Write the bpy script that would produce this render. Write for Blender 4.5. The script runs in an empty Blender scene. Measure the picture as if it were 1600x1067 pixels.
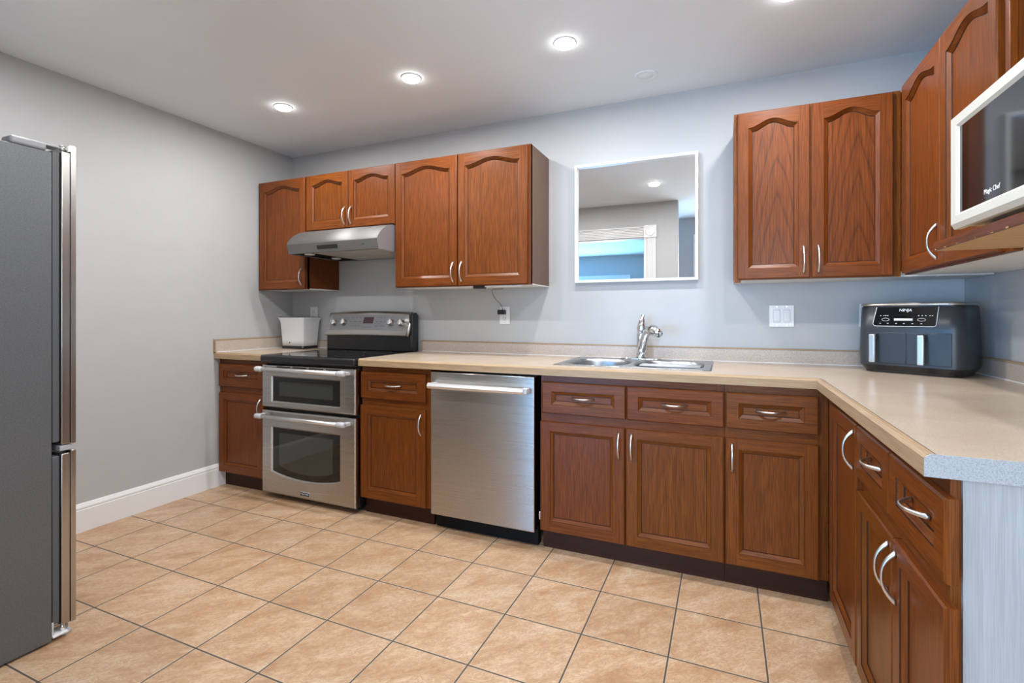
import bpy, bmesh, math, random
from math import sin, cos, pi, radians as rad
from mathutils import Vector, Matrix
random.seed(7)
SC = bpy.context.scene
COL = SC.collection

# ---------------------------------------------------------------- camera, light, exposure
cam_d = bpy.data.cameras.new('camera')
cam_d.lens = 772.0 / 1600 * 36.0
cam_d.sensor_width = 36.0
cam_d.shift_y = -41.3 / 1600
cam_d.clip_start = 0.02
cam = bpy.data.objects.new('camera', cam_d)
cam.location = (3.21, -2.9615, 1.174)
cam.rotation_euler = (pi / 2, 0, rad(23.35))
COL.objects.link(cam)
SC.camera = cam

SC.view_settings.view_transform = 'Standard'
SC.view_settings.look = 'None'
SC.view_settings.exposure = 0.14
SC.view_settings.gamma = 1.0
SC.view_settings.use_curve_mapping = False

CEIL = 2.444
LAMP_W = 10.0          # each recessed ceiling disc
LENS_E = 26.0
LAMP_COL = (0.99, 0.985, 0.98)
DAY_W = 560.0         # daylight entering the far patio door
HALL_W = 44.0          # added fill light, sent in through the added passage window
HALL_COL = (0.88, 0.94, 1.0)
DAY_COL = (0.19, 0.53, 1.0)

world = bpy.data.worlds.new('sky')
SC.world = world
world.use_nodes = True
world.node_tree.nodes['Background'].inputs[0].default_value = (0.55, 0.78, 1.0, 1)
world.node_tree.nodes['Background'].inputs[1].default_value = 1.5

def area(name, loc, rot, sx, sy, power, col, shape='RECTANGLE'):
    d = bpy.data.lights.new(name, 'AREA')
    d.shape = shape; d.size = sx
    if shape in ('RECTANGLE', 'ELLIPSE'):
        d.size_y = sy
    d.energy = power; d.color = col
    o = bpy.data.objects.new(name, d)
    o.location = loc; o.rotation_euler = rot
    COL.objects.link(o)
    return o
# daylight outside the patio door of the room behind the camera
area('daylight', (-0.75, -7.80, 1.10), (rad(90), 0, 0), 4.0, 1.75, DAY_W, DAY_COL)

# fill lamp added behind the camera to brighten the ceiling and room
area('passage_fill', (3.50, -4.12, 1.30), (rad(90), 0, 0), 1.15, 1.6, HALL_W, HALL_COL)

# ---------------------------------------------------------------- materials
def nt(name):
    m = bpy.data.materials.new(name); m.use_nodes = True
    t = m.node_tree
    b = t.nodes['Principled BSDF']
    return m, t, b
def N(t, kind, **kw):
    n = t.nodes.new(kind)
    for k, v in kw.items():
        if k.startswith('i_'):
            n.inputs[int(k[2:]) if k[2:].isdigit() else k[2:].replace('_', ' ')].default_value = v
        else:
            setattr(n, k, v)
    return n
def L(t, a, b): t.links.new(a, b)
def math_n(t, op, a, b=None, c=None):
    n = t.nodes.new('ShaderNodeMath'); n.operation = op
    for i, v in enumerate((a, b, c)):
        if v is None: continue
        if isinstance(v, (int, float)): n.inputs[i].default_value = v
        else: t.links.new(v, n.inputs[i])
    return n.outputs[0]
def mix(t, fac, a, b):
    n = t.nodes.new('ShaderNodeMix'); n.data_type = 'RGBA'
    for idx, v in ((0, fac), (6, a), (7, b)):
        if isinstance(v, (int, float)): n.inputs[idx].default_value = v
        elif isinstance(v, tuple): n.inputs[idx].default_value = (*v[:3], 1)
        else: t.links.new(v, n.inputs[idx])
    return n.outputs[2]
def ramp(t, src, stops):
    n = t.nodes.new('ShaderNodeValToRGB')
    e = n.color_ramp.elements
    while len(e) < len(stops): e.new(0.5)
    for k, (p, c) in enumerate(stops):
        e[k].position = p
        e[k].color = (*c, 1) if isinstance(c, tuple) else (c, c, c, 1)
    t.links.new(src, n.inputs[0])
    return n.outputs[0]
def bump(t, b, h, strength, dist=0.002):
    n = t.nodes.new('ShaderNodeBump'); n.inputs['Strength'].default_value = strength
    n.inputs['Distance'].default_value = dist
    t.links.new(h, n.inputs['Height']); t.links.new(n.outputs[0], b.inputs['Normal'])
def noise(t, vec, scale, detail=3, rough=0.55, dist=0.0):
    n = N(t, 'ShaderNodeTexNoise')
    n.inputs['Scale'].default_value = scale; n.inputs['Detail'].default_value = detail
    n.inputs['Roughness'].default_value = rough; n.inputs['Distortion'].default_value = dist
    if vec is not None: t.links.new(vec, n.inputs['Vector'])
    return n.outputs['Fac']
def objco(t, scale=(1, 1, 1), rand=0.0):
    tc = N(t, 'ShaderNodeTexCoord')
    v = tc.outputs['Object']
    if rand:
        oi = N(t, 'ShaderNodeObjectInfo')
        mu = N(t, 'ShaderNodeVectorMath', operation='MULTIPLY_ADD')
        cv = N(t, 'ShaderNodeCombineXYZ')
        for k in range(3):
            L(t, math_n(t, 'MULTIPLY', oi.outputs['Random'], rand * (k + 1.37)), cv.inputs[k])
        L(t, v, mu.inputs[0]); mu.inputs[1].default_value = scale; L(t, cv.outputs[0], mu.inputs[2])
        return mu.outputs[0]
    mp = N(t, 'ShaderNodeMapping'); mp.inputs['Scale'].default_value = scale
    L(t, v, mp.inputs['Vector'])
    return mp.outputs[0]
def plain(name, col, rough=0.5, metal=0.0, spec=0.5, var=0.0, vscale=8, coat=0.0, bmp=0.0, bscale=200):
    m, t, b = nt(name)
    b.inputs['Roughness'].default_value = rough
    b.inputs['Metallic'].default_value = metal
    b.inputs['Specular IOR Level'].default_value = spec
    b.inputs['Coat Weight'].default_value = coat
    co = objco(t)
    n = noise(t, co, vscale, 3)
    lo = tuple(c * (1 - var) for c in col); hi = tuple(min(1, c * (1 + var)) for c in col)
    L(t, ramp(t, n, [(0.3, lo), (0.7, hi)]), b.inputs['Base Color'])
    if bmp:
        bump(t, b, noise(t, objco(t), bscale, 2), bmp, 0.001)
    return m

WOOD_HI = (0.185, 0.050, 0.0062); WOOD_LO = (0.042, 0.0105, 0.0018)
def wood(name, axis='z', cath=0.0, hi=WOOD_HI, lo=WOOD_LO, rough=0.33):
    """stained oak: fibre streaks along one axis, fine pores, optional cathedral arches"""
    m, t, b = nt(name)
    long_s = {'x': 0, 'y': 1, 'z': 2}[axis]
    sc = [70.0, 70.0, 70.0]; sc[long_s] = 1.1
    n1 = noise(t, objco(t, tuple(sc), 9.0), 1.0, 4, 0.6, 0.25)
    sp = [420.0, 420.0, 420.0]; sp[long_s] = 9.0
    n2 = noise(t, objco(t, tuple(sp), 5.0), 1.0, 2, 0.5)
    col = ramp(t, n1, [(0.30, tuple(0.78 * h + 0.22 * l for h, l in zip(hi, lo))), (0.52, hi),
                       (0.72, tuple(min(1, h * 1.15) for h in hi))])
    pores = ramp(t, n2, [(0.42, 1.0), (0.56, 0.0)])
    col = mix(t, math_n(t, 'MULTIPLY', pores, 0.50), col, lo)
    if cath > 0:
        tc = N(t, 'ShaderNodeTexCoord'); se = N(t, 'ShaderNodeSeparateXYZ'); L(t, tc.outputs['Object'], se.inputs[0])
        oi = N(t, 'ShaderNodeObjectInfo')
        shift = math_n(t, 'MULTIPLY_ADD', oi.outputs['Random'], 0.06, -0.03)
        xo = math_n(t, 'ADD', se.outputs[0], shift)
        wob = noise(t, objco(t, (9, 9, 3.0), 3.0), 1.0, 2, 0.5)
        x2 = math_n(t, 'MULTIPLY', xo, xo)
        ax = math_n(t, 'ABSOLUTE', xo)
        u = math_n(t, 'MULTIPLY', se.outputs[2], 5.2)
        u = math_n(t, 'ADD', u, math_n(t, 'MULTIPLY', x2, 120.0))
        u = math_n(t, 'ADD', u, math_n(t, 'MULTIPLY', ax, 16.0))
        u = math_n(t, 'ADD', u, math_n(t, 'MULTIPLY', wob, 1.1))
        u = math_n(t, 'ADD', u, math_n(t, 'MULTIPLY', oi.outputs['Random'], 7.0))
        fr = math_n(t, 'FRACT', u)
        band = ramp(t, fr, [(0.0, 0.95), (0.07, 0.55), (0.22, 0.12), (0.60, 0.0), (0.90, 0.10), (1.0, 0.95)])
        grit = ramp(t, n2, [(0.30, 1.0), (0.70, 0.45)])
        col = mix(t, math_n(t, 'MULTIPLY', math_n(t, 'MULTIPLY', band, grit), cath), col, tuple(l * 0.8 for l in lo))
    oj = N(t, 'ShaderNodeObjectInfo'); hs = N(t, 'ShaderNodeHueSaturation'); L(t, col, hs.inputs['Color'])
    L(t, math_n(t, 'MULTIPLY_ADD', oj.outputs['Random'], 0.006, 0.4955), hs.inputs['Hue'])
    L(t, math_n(t, 'MULTIPLY_ADD', math_n(t, 'FRACT', math_n(t, 'MULTIPLY', oj.outputs['Random'], 7.3)), 0.14, 0.93), hs.inputs['Value'])
    L(t, hs.outputs[0], b.inputs['Base Color'])
    b.inputs['Roughness'].default_value = rough
    b.inputs['Specular IOR Level'].default_value = 0.26
    bump(t, b, n2, 0.12, 0.0008)
    return m

M = {}
M['wood_v'] = wood('stained_oak_vertical', 'z')
M['wood_h'] = wood('stained_oak_horizontal', 'x')
M['wood_panel'] = wood('stained_oak_panel', 'z', 0.30)
M['wood_arch'] = wood('stained_oak_cathedral_panel', 'z', 0.85)
M['wood_side'] = wood('stained_oak_veneer', 'z', 0.0, tuple(c * 0.85 for c in WOOD_HI), tuple(c * 0.95 for c in WOOD_LO), 0.4)
M['wood_groove'] = wood('darker_oak_groove', 'z', 0.0, (0.040, 0.011, 0.003), (0.02, 0.006, 0.002), 0.45)  # darker tone for the moulding grooves of doors and drawers
M['wood_shaded'] = wood('shade_toned_toe_board', 'x', 0.0, (0.040, 0.0125, 0.005), (0.018, 0.006, 0.003), 0.5)  # shade of the counter overhang is put into this board colour
M['edge_wood'] = wood('pale_oak_edging', 'x', 0.0, (0.43, 0.305, 0.18), (0.26, 0.17, 0.09), 0.4)
M['edge_wood_y'] = wood('pale_oak_edging_side', 'y', 0.0, (0.43, 0.305, 0.18), (0.26, 0.17, 0.09), 0.4)
M['ply'] = wood('plywood', 'y', 0.0, (0.58, 0.36, 0.16), (0.40, 0.23, 0.09), 0.5)
M['paint'] = plain('grey_wall_paint', (0.455, 0.462, 0.468), 0.55, var=0.015, bmp=0.05, bscale=120)
M['ceiling'] = plain('ceiling_paint', (0.82, 0.88, 0.935), 0.75, var=0.012, vscale=3)
M['trimwhite'] = plain('white_trim_paint', (0.78, 0.785, 0.79), 0.3, var=0.01)
M['melamine'] = plain('white_melamine', (0.72, 0.72, 0.70), 0.4, var=0.02)
M['grey_end'] = wood('whitewashed_end_panel', 'z', 0.0, (0.40, 0.40, 0.40), (0.32, 0.32, 0.32), 0.5)
M['black'] = plain('black_plastic', (0.012, 0.012, 0.013), 0.32, var=0.05)
M['black_matte'] = plain('black_matte', (0.008, 0.008, 0.008), 0.7, spec=0.15, var=0.05)
M['black_gloss'] = plain('black_glass', (0.006, 0.006, 0.007), 0.05, spec=0.6, var=0.02)
M['oven_glass'] = plain('oven_window_glass', (0.006, 0.006, 0.006), 0.03, spec=0.5, var=0.02)
M['oven_inner'] = plain('oven_inner_glass', (0.030, 0.034, 0.030), 0.03, spec=0.6, var=0.05)
M['panelgrey'] = plain('grey_control_fascia', (0.27, 0.275, 0.285), 0.38, 0.3, var=0.02)
M['white'] = plain('white_plastic', (0.80, 0.80, 0.80), 0.35, var=0.01)
M['offwhite'] = plain('cream_plastic', (0.64, 0.635, 0.57), 0.35, var=0.012)
M['nickel'] = plain('satin_nickel', (0.66, 0.645, 0.62), 0.33, 1.0, var=0.02)
M['satin'] = plain('satin_aluminium', (0.78, 0.785, 0.80), 0.42, 1.0, var=0.01)
M['sheen_veneer'] = wood('sheen_tinted_veneer', 'z', 0.0, (0.165, 0.095, 0.058), (0.085, 0.046, 0.026), 0.38)  # grey sheen from the wall is put into this side's colour
M['chrome'] = plain('polished_chrome', (0.80, 0.81, 0.82), 0.06, 1.0, var=0.01)
M['greyplastic'] = plain('grey_plastic', (0.36, 0.37, 0.38), 0.45, var=0.02)
M['lightgrey'] = plain('light_grey_plastic', (0.52, 0.53, 0.55), 0.4, var=0.02)
M['slategrey'] = plain('slate_grey_liner', (0.085, 0.09, 0.098), 0.45, var=0.03)
M['covergrey'] = plain('grey_hinge_plastic', (0.24, 0.245, 0.255), 0.45, var=0.02)
M['darkgrey'] = plain('dark_grey_plastic', (0.045, 0.048, 0.052), 0.36, var=0.03)
M['fryer'] = plain('slate_fryer_shell', (0.040, 0.045, 0.052), 0.34, 0.25, var=0.05)
M['soil'] = plain('potting_soil', (0.02, 0.016, 0.012), 0.9, var=0.4, vscale=80, bmp=0.6, bscale=300)
M['textwhite'] = plain('white_print', (0.80, 0.80, 0.80), 0.5)
M['textdark'] = plain('dark_print', (0.05, 0.05, 0.055), 0.5)
M['filter'] = plain('aluminium_filter_mesh', (0.55, 0.52, 0.47), 0.5, 0.4, var=0.1, vscale=60)
M['mirror'] = plain('silvered_mirror', (0.90, 0.91, 0.91), 0.0, 1.0, var=0.0)
M['purpleplate'] = plain('display_lens', (0.05, 0.012, 0.018), 0.12, var=0.02)

def steel(name, col, rough=0.28, along='x', aniso=0.5, strength=0.02):
    m, t, b = nt(name)
    sc = [420.0, 420.0, 420.0]
    sc[{'x': 0, 'y': 1, 'z': 2}[along]] = 1.2
    n = noise(t, objco(t, tuple(sc)), 1.0, 3, 0.6)
    L(t, ramp(t, n, [(0.25, tuple(c * 0.965 for c in col)), (0.75, tuple(min(1, c * 1.03) for c in col))]), b.inputs['Base Color'])
    b.inputs['Metallic'].default_value = 1.0
    tg = N(t, 'ShaderNodeTangent', direction_type='RADIAL', axis='Z'); L(t, tg.outputs[0], b.inputs['Tangent'])
    b.inputs['Anisotropic'].default_value = aniso
    b.inputs['Anisotropic Rotation'].default_value = 0.25 if along == 'x' else 0.0
    L(t, ramp(t, n, [(0.2, rough * 0.85), (0.8, rough * 1.25)]), b.inputs['Roughness'])
    bump(t, b, n, strength, 0.0006)
    return m
M['steel'] = steel('brushed_steel', (0.47, 0.455, 0.435), 0.28, 'x', 0.85)
M['steel_hood'] = steel('brushed_hood_steel', (0.27, 0.268, 0.265), 0.62, 'x', 0.3)
M['hood_side'] = plain('satin_hood_side', (0.27, 0.26, 0.28), 0.5, 0.4)
M['steel_v'] = steel('brushed_steel_upright', (0.48, 0.465, 0.445), 0.30, 'z')
M['sinksteel'] = steel('sink_steel', (0.40, 0.415, 0.43), 0.32, 'x', 0.2)

def fridge_side():
    m, t, b = nt('hammered_grey_panel')
    n = noise(t, objco(t), 240, 2, 0.5)
    L(t, ramp(t, n, [(0.3, (0.105, 0.112, 0.118)), (0.75, (0.150, 0.157, 0.164))]), b.inputs['Base Color'])
    b.inputs['Roughness'].default_value = 0.42; b.inputs['Metallic'].default_value = 0.35
    bump(t, b, n, 0.25, 0.001)
    return m
M['fridgeside'] = fridge_side()

def laminate():
    m, t, b = nt('speckled_beige_laminate')
    n1 = noise(t, objco(t), 420, 2, 0.6)
    n2 = noise(t, objco(t), 5, 3, 0.55)
    base = ramp(t, n2, [(0.3, (0.48, 0.385, 0.29)), (0.7, (0.54, 0.445, 0.345))])
    sp = ramp(t, n1, [(0.34, 1.0), (0.44, 0.0)])
    col = mix(t, math_n(t, 'MULTIPLY', sp, 0.42), base, (0.26, 0.18, 0.115))
    sp2 = ramp(t, n1, [(0.60, 0.0), (0.70, 1.0)])
    col = mix(t, math_n(t, 'MULTIPLY', sp2, 0.35), col, (0.68, 0.60, 0.49))
    L(t, col, b.inputs['Base Color'])
    b.inputs['Roughness'].default_value = 0.24
    b.inputs['Specular IOR Level'].default_value = 0.5
    return m
M['laminate'] = laminate()
def particle():
    m, t, b = nt('grey_speckled_end_laminate')
    n1 = noise(t, objco(t), 330, 3, 0.7)
    L(t, ramp(t, n1, [(0.25, (0.20, 0.203, 0.21)), (0.5, (0.36, 0.365, 0.37)), (0.75, (0.46, 0.465, 0.47))]), b.inputs['Base Color'])
    b.inputs['Roughness'].default_value = 0.6
    return m
M['grey_cap'] = particle()
def splash():
    m, t, b = nt('speckled_backsplash_laminate')
    n1 = noise(t, objco(t), 300, 2, 0.6)
    L(t, ramp(t, n1, [(0.3, (0.36, 0.295, 0.25)), (0.5, (0.50, 0.42, 0.36)), (0.75, (0.58, 0.51, 0.45))]), b.inputs['Base Color'])
    b.inputs['Roughness'].default_value = 0.35
    return m
M['splash'] = splash()

TS, TX, TY = 0.3066, 0.577, -0.885
def tiles():
    m, t, b = nt('mottled_beige_floor_tile')
    tc = N(t, 'ShaderNodeTexCoord'); se = N(t, 'ShaderNodeSeparateXYZ'); L(t, tc.outputs['Object'], se.inputs[0])
    u = math_n(t, 'DIVIDE', math_n(t, 'SUBTRACT', se.outputs[0], TX), TS)
    v = math_n(t, 'DIVIDE', math_n(t, 'SUBTRACT', se.outputs[1], TY), TS)
    fu = math_n(t, 'FRACT', u); fv = math_n(t, 'FRACT', v)
    eu = math_n(t, 'MINIMUM', fu, math_n(t, 'SUBTRACT', 1.0, fu))
    ev = math_n(t, 'MINIMUM', fv, math_n(t, 'SUBTRACT', 1.0, fv))
    e = math_n(t, 'MINIMUM', eu, ev)
    cell = N(t, 'ShaderNodeCombineXYZ')
    L(t, math_n(t, 'FLOOR', u), cell.inputs[0]); L(t, math_n(t, 'FLOOR', v), cell.inputs[1])
    wn = N(t, 'ShaderNodeTexWhiteNoise'); L(t, cell.outputs[0], wn.inputs['Vector'])
    off = N(t, 'ShaderNodeVectorMath', operation='MULTIPLY_ADD')
    L(t, wn.outputs['Color'], off.inputs[0]); off.inputs[1].default_value = (7, 7, 7); L(t, tc.outputs['Object'], off.inputs[2])
    m0 = N(t, 'ShaderNodeMapping'); m0.inputs['Rotation'].default_value = (0, 0, rad(-42)); L(t, off.outputs[0], m0.inputs['Vector'])
    mp = N(t, 'ShaderNodeMapping'); mp.inputs['Scale'].default_value = (1, 2.4, 1)
    L(t, m0.outputs[0], mp.inputs['Vector'])
    a = noise(t, mp.outputs[0], 4.2, 6, 0.66, 0.6)
    c2 = noise(t, mp.outputs[0], 16, 7, 0.75, 1.4)
    col = ramp(t, a, [(0.28, (0.38, 0.215, 0.115)), (0.44, (0.49, 0.315, 0.185)), (0.56, (0.56, 0.385, 0.245)), (0.72, (0.62, 0.475, 0.345))])
    vein = ramp(t, c2, [(0.455, 0.0), (0.50, 1.0), (0.545, 0.0)])
    col = mix(t, math_n(t, 'MULTIPLY', vein, 0.62), col, (0.31, 0.16, 0.08))
    patch = ramp(t, noise(t, mp.outputs[0], 12, 4, 0.6, 0.5), [(0.56, 0.0), (0.72, 1.0)])
    col = mix(t, math_n(t, 'MULTIPLY', patch, 0.35), col, (0.66, 0.52, 0.38))
    hair = ramp(t, noise(t, mp.outputs[0], 7.5, 10, 0.70, 2.0), [(0.480, 0.0), (0.497, 1.0), (0.503, 1.0), (0.520, 0.0)])
    col = mix(t, math_n(t, 'MULTIPLY', hair, 0.40), col, (0.27, 0.14, 0.075))
    tint = math_n(t, 'MULTIPLY_ADD', wn.outputs['Value'], 0.10, 0.95)
    hs = N(t, 'ShaderNodeHueSaturation'); L(t, col, hs.inputs['Color']); L(t, tint, hs.inputs['Value'])
    g1 = ramp(t, e, [(0.0075, 1.0), (0.0105, 0.0)])
    g2 = ramp(t, e, [(0.014, 1.0), (0.019, 0.0)])
    col = mix(t, math_n(t, 'MULTIPLY', g2, 0.35), hs.outputs[0], (0.62, 0.52, 0.41))
    col = mix(t, g1, col, (0.075, 0.060, 0.046))
    L(t, col, b.inputs['Base Color'])
    L(t, math_n(t, 'MULTIPLY_ADD', g1, 0.4, 0.36), b.inputs['Roughness'])
    b.inputs['Specular IOR Level'].default_value = 0.4
    h = math_n(t, 'ADD', ramp(t, e, [(0.006, 0.0), (0.016, 1.0)]), math_n(t, 'MULTIPLY', c2, 0.10))
    bump(t, b, h, 0.5, 0.002)
    return m
M['tile'] = tiles()
def emis(name, col, strength):
    m, t, b = nt(name)
    b.inputs['Base Color'].default_value = (0.8, 0.8, 0.8, 1)
    b.inputs['Emission Color'].default_value = (*col, 1)
    b.inputs['Emission Strength'].default_value = strength
    return m
M['lens'] = emis('lit_lens', (1.0, 0.98, 0.95), LENS_E)
def pane():
    m = bpy.data.materials.new('window_glass'); m.use_nodes = True
    t = m.node_tree; t.nodes.remove(t.nodes['Principled BSDF'])
    g = N(t, 'ShaderNodeBsdfGlossy'); g.inputs['Roughness'].default_value = 0.02
    tr = N(t, 'ShaderNodeBsdfTransparent'); mx = N(t, 'ShaderNodeMixShader'); mx.inputs[0].default_value = 0.06
    L(t, tr.outputs[0], mx.inputs[1]); L(t, g.outputs[0], mx.inputs[2])
    L(t, mx.outputs[0], t.nodes['Material Output'].inputs[0])
    return m
M['pane'] = pane()

# ---------------------------------------------------------------- mesh helpers
class MB:
    """collects shapes into one mesh with several material slots"""
    def __init__(s):
        s.bm = bmesh.new(); s.mats = []
    def mi(s, m):
        if m not in s.mats: s.mats.append(m)
        return s.mats.index(m)
    def box(s, x0, x1, y0, y1, z0, z1, m, bev=0.0, seg=2, mtx=None):
        k = s.mi(m)
        mt = Matrix.Translation(((x0 + x1) / 2, (y0 + y1) / 2, (z0 + z1) / 2)) @ Matrix.Diagonal((abs(x1 - x0), abs(y1 - y0), abs(z1 - z0), 1))
        r = bmesh.ops.create_cube(s.bm, size=1.0, matrix=(mtx @ mt) if mtx else mt)
        vs = set(r['verts'])
        fs = set(f for v in vs for f in v.link_faces)
        for f in fs: f.material_index = k
        if bev > 0:
            es = list(set(e for v in vs for e in v.link_edges))
            r2 = bmesh.ops.bevel(s.bm, geom=es, offset=bev, segments=seg, affect='EDGES', profile=0.5)
            for f in r2['faces']: f.material_index = k; f.smooth = True
        return s
    def poly(s, pts, m, smooth=False):
        vs = [s.bm.verts.new(p) for p in pts]
        f = s.bm.faces.new(vs); f.material_index = s.mi(m); f.smooth = smooth
        return f
    def grid(s, rows, m, smooth=True, closed_u=False, cap0=False, cap1=False):
        """rows: list of equal-length point lists"""
        k = s.mi(m)
        V = [[s.bm.verts.new(p) for p in r] for r in rows]
        n = len(V[0])
        for a in range(len(V) - 1):
            for b in range(n if closed_u else n - 1):
                b2 = (b + 1) % n
                f = s.bm.faces.new((V[a][b], V[a][b2], V[a + 1][b2], V[a + 1][b]))
                f.material_index = k; f.smooth = smooth
        for flag, r in ((cap0, V[0]), (cap1, V[-1])):
            if flag:
                f = s.bm.faces.new(r); f.material_index = k
        return s
    def tube(s, pts, r, m, seg=12, caps=True, up=None, flat=1.0, smooth=True):
        """sweep an ellipse along pts; r number or list; flat scales the up axis"""
        pts = [Vector(p) for p in pts]
        rs = r if isinstance(r, (list, tuple)) else [r] * len(pts)
        fl = flat if isinstance(flat, (list, tuple)) else [flat] * len(pts)
        rows = []
        prev = Vector(up) if up else None
        for i, p in enumerate(pts):
            d = (pts[min(i + 1, len(pts) - 1)] - pts[max(i - 1, 0)]).normalized()
            if prev is None:
                prev = Vector((0, 0, 1)) if abs(d.z) < 0.9 else Vector((1, 0, 0))
            a = (prev - d * prev.dot(d)).normalized()
            b = d.cross(a)
            if not up: prev = a
            rows.append([p + a * (rs[i] * fl[i] * cos(2 * pi * k / seg)) + b * (rs[i] * sin(2 * pi * k / seg)) for k in range(seg)])
        s.grid(rows, m, smooth, True, caps, caps)
        return s
    def lathe(s, prof, m, seg=28, center=(0, 0, 0), axis='z', cap0=True, cap1=True, smooth=True):
        """prof: (radius, height)"""
        c = Vector(center); rows = []
        for r, h in prof:
            row = []
            for k in range(seg):
                a = 2 * pi * k / seg
                if axis == 'z': v = Vector((r * cos(a), r * sin(a), h))
                elif axis == 'y': v = Vector((r * cos(a), h, r * sin(a)))
                else: v = Vector((h, r * cos(a), r * sin(a)))
                row.append(c + v)
            rows.append(row)
        s.grid(rows, m, smooth, True, cap0, cap1)
        return s
    def prism(s, poly, axis, a0, a1, m, smooth=False):
        """extrude a 2D outline along an axis: x -> (y,z), y -> (x,z), z -> (x,y)"""
        def P(q, a):
            return {'x': (a, q[0], q[1]), 'y': (q[0], a, q[1]), 'z': (q[0], q[1], a)}[axis]
        s.grid([[P(q, a0) for q in poly], [P(q, a1) for q in poly]], m, smooth, True, True, True)
        return s
    def build(s, name, parent=None, loc=(0, 0, 0), rz=0.0, rot=None):
        bmesh.ops.recalc_face_normals(s.bm, faces=s.bm.faces[:])
        me = bpy.data.meshes.new(name)
        s.bm.to_mesh(me); s.bm.free()
        for m in s.mats: me.materials.append(M[m])
        o = bpy.data.objects.new(name, me)
        COL.objects.link(o)
        o.location = loc
        o.rotation_euler = rot if rot else (0, 0, rz)
        if parent: o.parent = parent
        return o

def thing(name, label, cat, loc=(0, 0, 0), rz=0.0, group=None):
    o = bpy.data.objects.new(name, None)
    o.empty_display_size = 0.1
    COL.objects.link(o)
    o.location = loc; o.rotation_euler = (0, 0, rz)
    return tag(o, label, cat, group)
def tag(o, label, cat, group=None):
    o['label'] = label; o['category'] = cat
    if group: o['group'] = group
    return o
def struct(mb, name):
    o = mb.build(name); o['kind'] = 'structure'; return o
def text(name, body, size, loc, rot, mat, parent, ext=0.0003, align='CENTER', shear=0.0):
    c = bpy.data.curves.new(name, 'FONT')
    c.body = body; c.size = size; c.extrude = ext; c.align_x = align; c.align_y = 'CENTER'; c.shear = shear
    c.materials.append(M[mat])
    tmp = bpy.data.objects.new('tmp', c)
    COL.objects.link(tmp)
    me = bpy.data.meshes.new_from_object(tmp.evaluated_get(bpy.context.evaluated_depsgraph_get()))
    bpy.data.objects.remove(tmp)
    me.name = name
    if not me.materials: me.materials.append(M[mat])
    o = bpy.data.objects.new(name, me)
    o.location = loc; o.rotation_euler = rot; o.parent = parent
    COL.objects.link(o)
    return o

# ---------------------------------------------------------------- the room
RW = 4.237                      # right wall
FY = -2.80                      # wall behind the camera's left
struct(MB().box(-3.3, 4.4, -7.75, 0.15, -0.10, 0.0, 'tile'), 'floor')
struct(MB().box(-3.3, 4.4, -7.75, 0.15, CEIL, CEIL + 0.10, 'ceiling'), 'ceiling')
struct(MB().box(-0.12, RW + 0.12, 0.0, 0.12, 0.0, CEIL, 'paint'), 'wall_back')
struct(MB().box(-0.12, 0.0, FY - 0.12, 0.0, 0.0, CEIL, 'paint'), 'wall_left')
struct(MB().box(RW, RW + 0.12, -7.7, 0.0, 0.0, CEIL, 'paint'), 'wall_right')
# wall behind, with a wide cased opening, ending where the camera stands
OX0, OX1, OZ = 1.565, 2.375, 2.055
mb = MB()
mb.box(0.0, OX0, FY - 0.12, FY, 0, CEIL, 'paint')
mb.box(OX1, 2.73, FY - 0.12, FY, 0, CEIL, 'paint')
mb.box(OX0, OX1, FY - 0.12, FY, OZ, CEIL, 'paint')
struct(mb, 'wall_front')
HX_0, HX_1, HZ_0, HZ_1 = 2.90, 4.10, 0.45, 2.15
mb = MB().box(2.62, HX_0, -4.02, -3.92, 0, CEIL, 'paint').box(HX_1, RW, -4.02, -3.92, 0, CEIL, 'paint')
mb.box(HX_0, HX_1, -4.02, -3.92, 0, HZ_0, 'paint').box(HX_0, HX_1, -4.02, -3.92, HZ_1, CEIL, 'paint')
struct(mb, 'wall_hall')
mb = MB()
for a, b in ((HX_0 - 0.07, HX_0 + 0.02), (3.48, 3.52), (HX_1 - 0.02, HX_1 + 0.07)): mb.box(a, b, -4.0, -3.90, HZ_0, HZ_1, 'trimwhite', 0.004)
for a, b in ((HZ_0 - 0.07, HZ_0 + 0.02), (HZ_1 - 0.02, HZ_1 + 0.07)): mb.box(HX_0 - 0.07, HX_1 + 0.07, -4.0, -3.898, a, b, 'trimwhite', 0.004)
win2 = struct(mb, 'added_fill_window')  # unseen window, added to let the fill light in
MB().box(HX_0, HX_1, -3.968, -3.962, HZ_0, HZ_1, 'pane').build('pane', win2)
struct(MB().box(-3.3, -3.2, -7.7, FY - 0.12, 0, CEIL, 'paint').box(-3.3, -0.12, FY - 0.12, FY - 0.02, 0, CEIL, 'paint'), 'wall_far_left')
mb = MB()
WX0, WX1, WZ0, WZ1 = -2.80, 1.30, 0.12, 1.93
mb.box(-3.2, WX0, -7.72, -7.6, 0, CEIL, 'paint').box(WX1, RW, -7.72, -7.6, 0, CEIL, 'paint')
mb.box(WX0, WX1, -7.72, -7.6, 0, WZ0, 'paint').box(WX0, WX1, -7.72, -7.6, WZ1, CEIL, 'paint')
struct(mb, 'wall_far')
mb = MB()
for a, b in ((WX0 - 0.08, WX0 + 0.03), (-1.44, -1.36), (-0.07, 0.01), (WX1 - 0.03, WX1 + 0.08)):
    mb.box(a, b, -7.70, -7.575, WZ0 - 0.08, WZ1 + 0.08, 'trimwhite', 0.004)
mb.box(WX0 - 0.08, WX1 + 0.08, -7.70, -7.572, WZ1 - 0.03, WZ1 + 0.09, 'trimwhite', 0.004)
mb.box(WX0 - 0.08, WX1 + 0.08, -7.70, -7.56, WZ0 - 0.09, WZ0 + 0.03, 'trimwhite', 0.004)
win = struct(mb, 'window_1')
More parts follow.
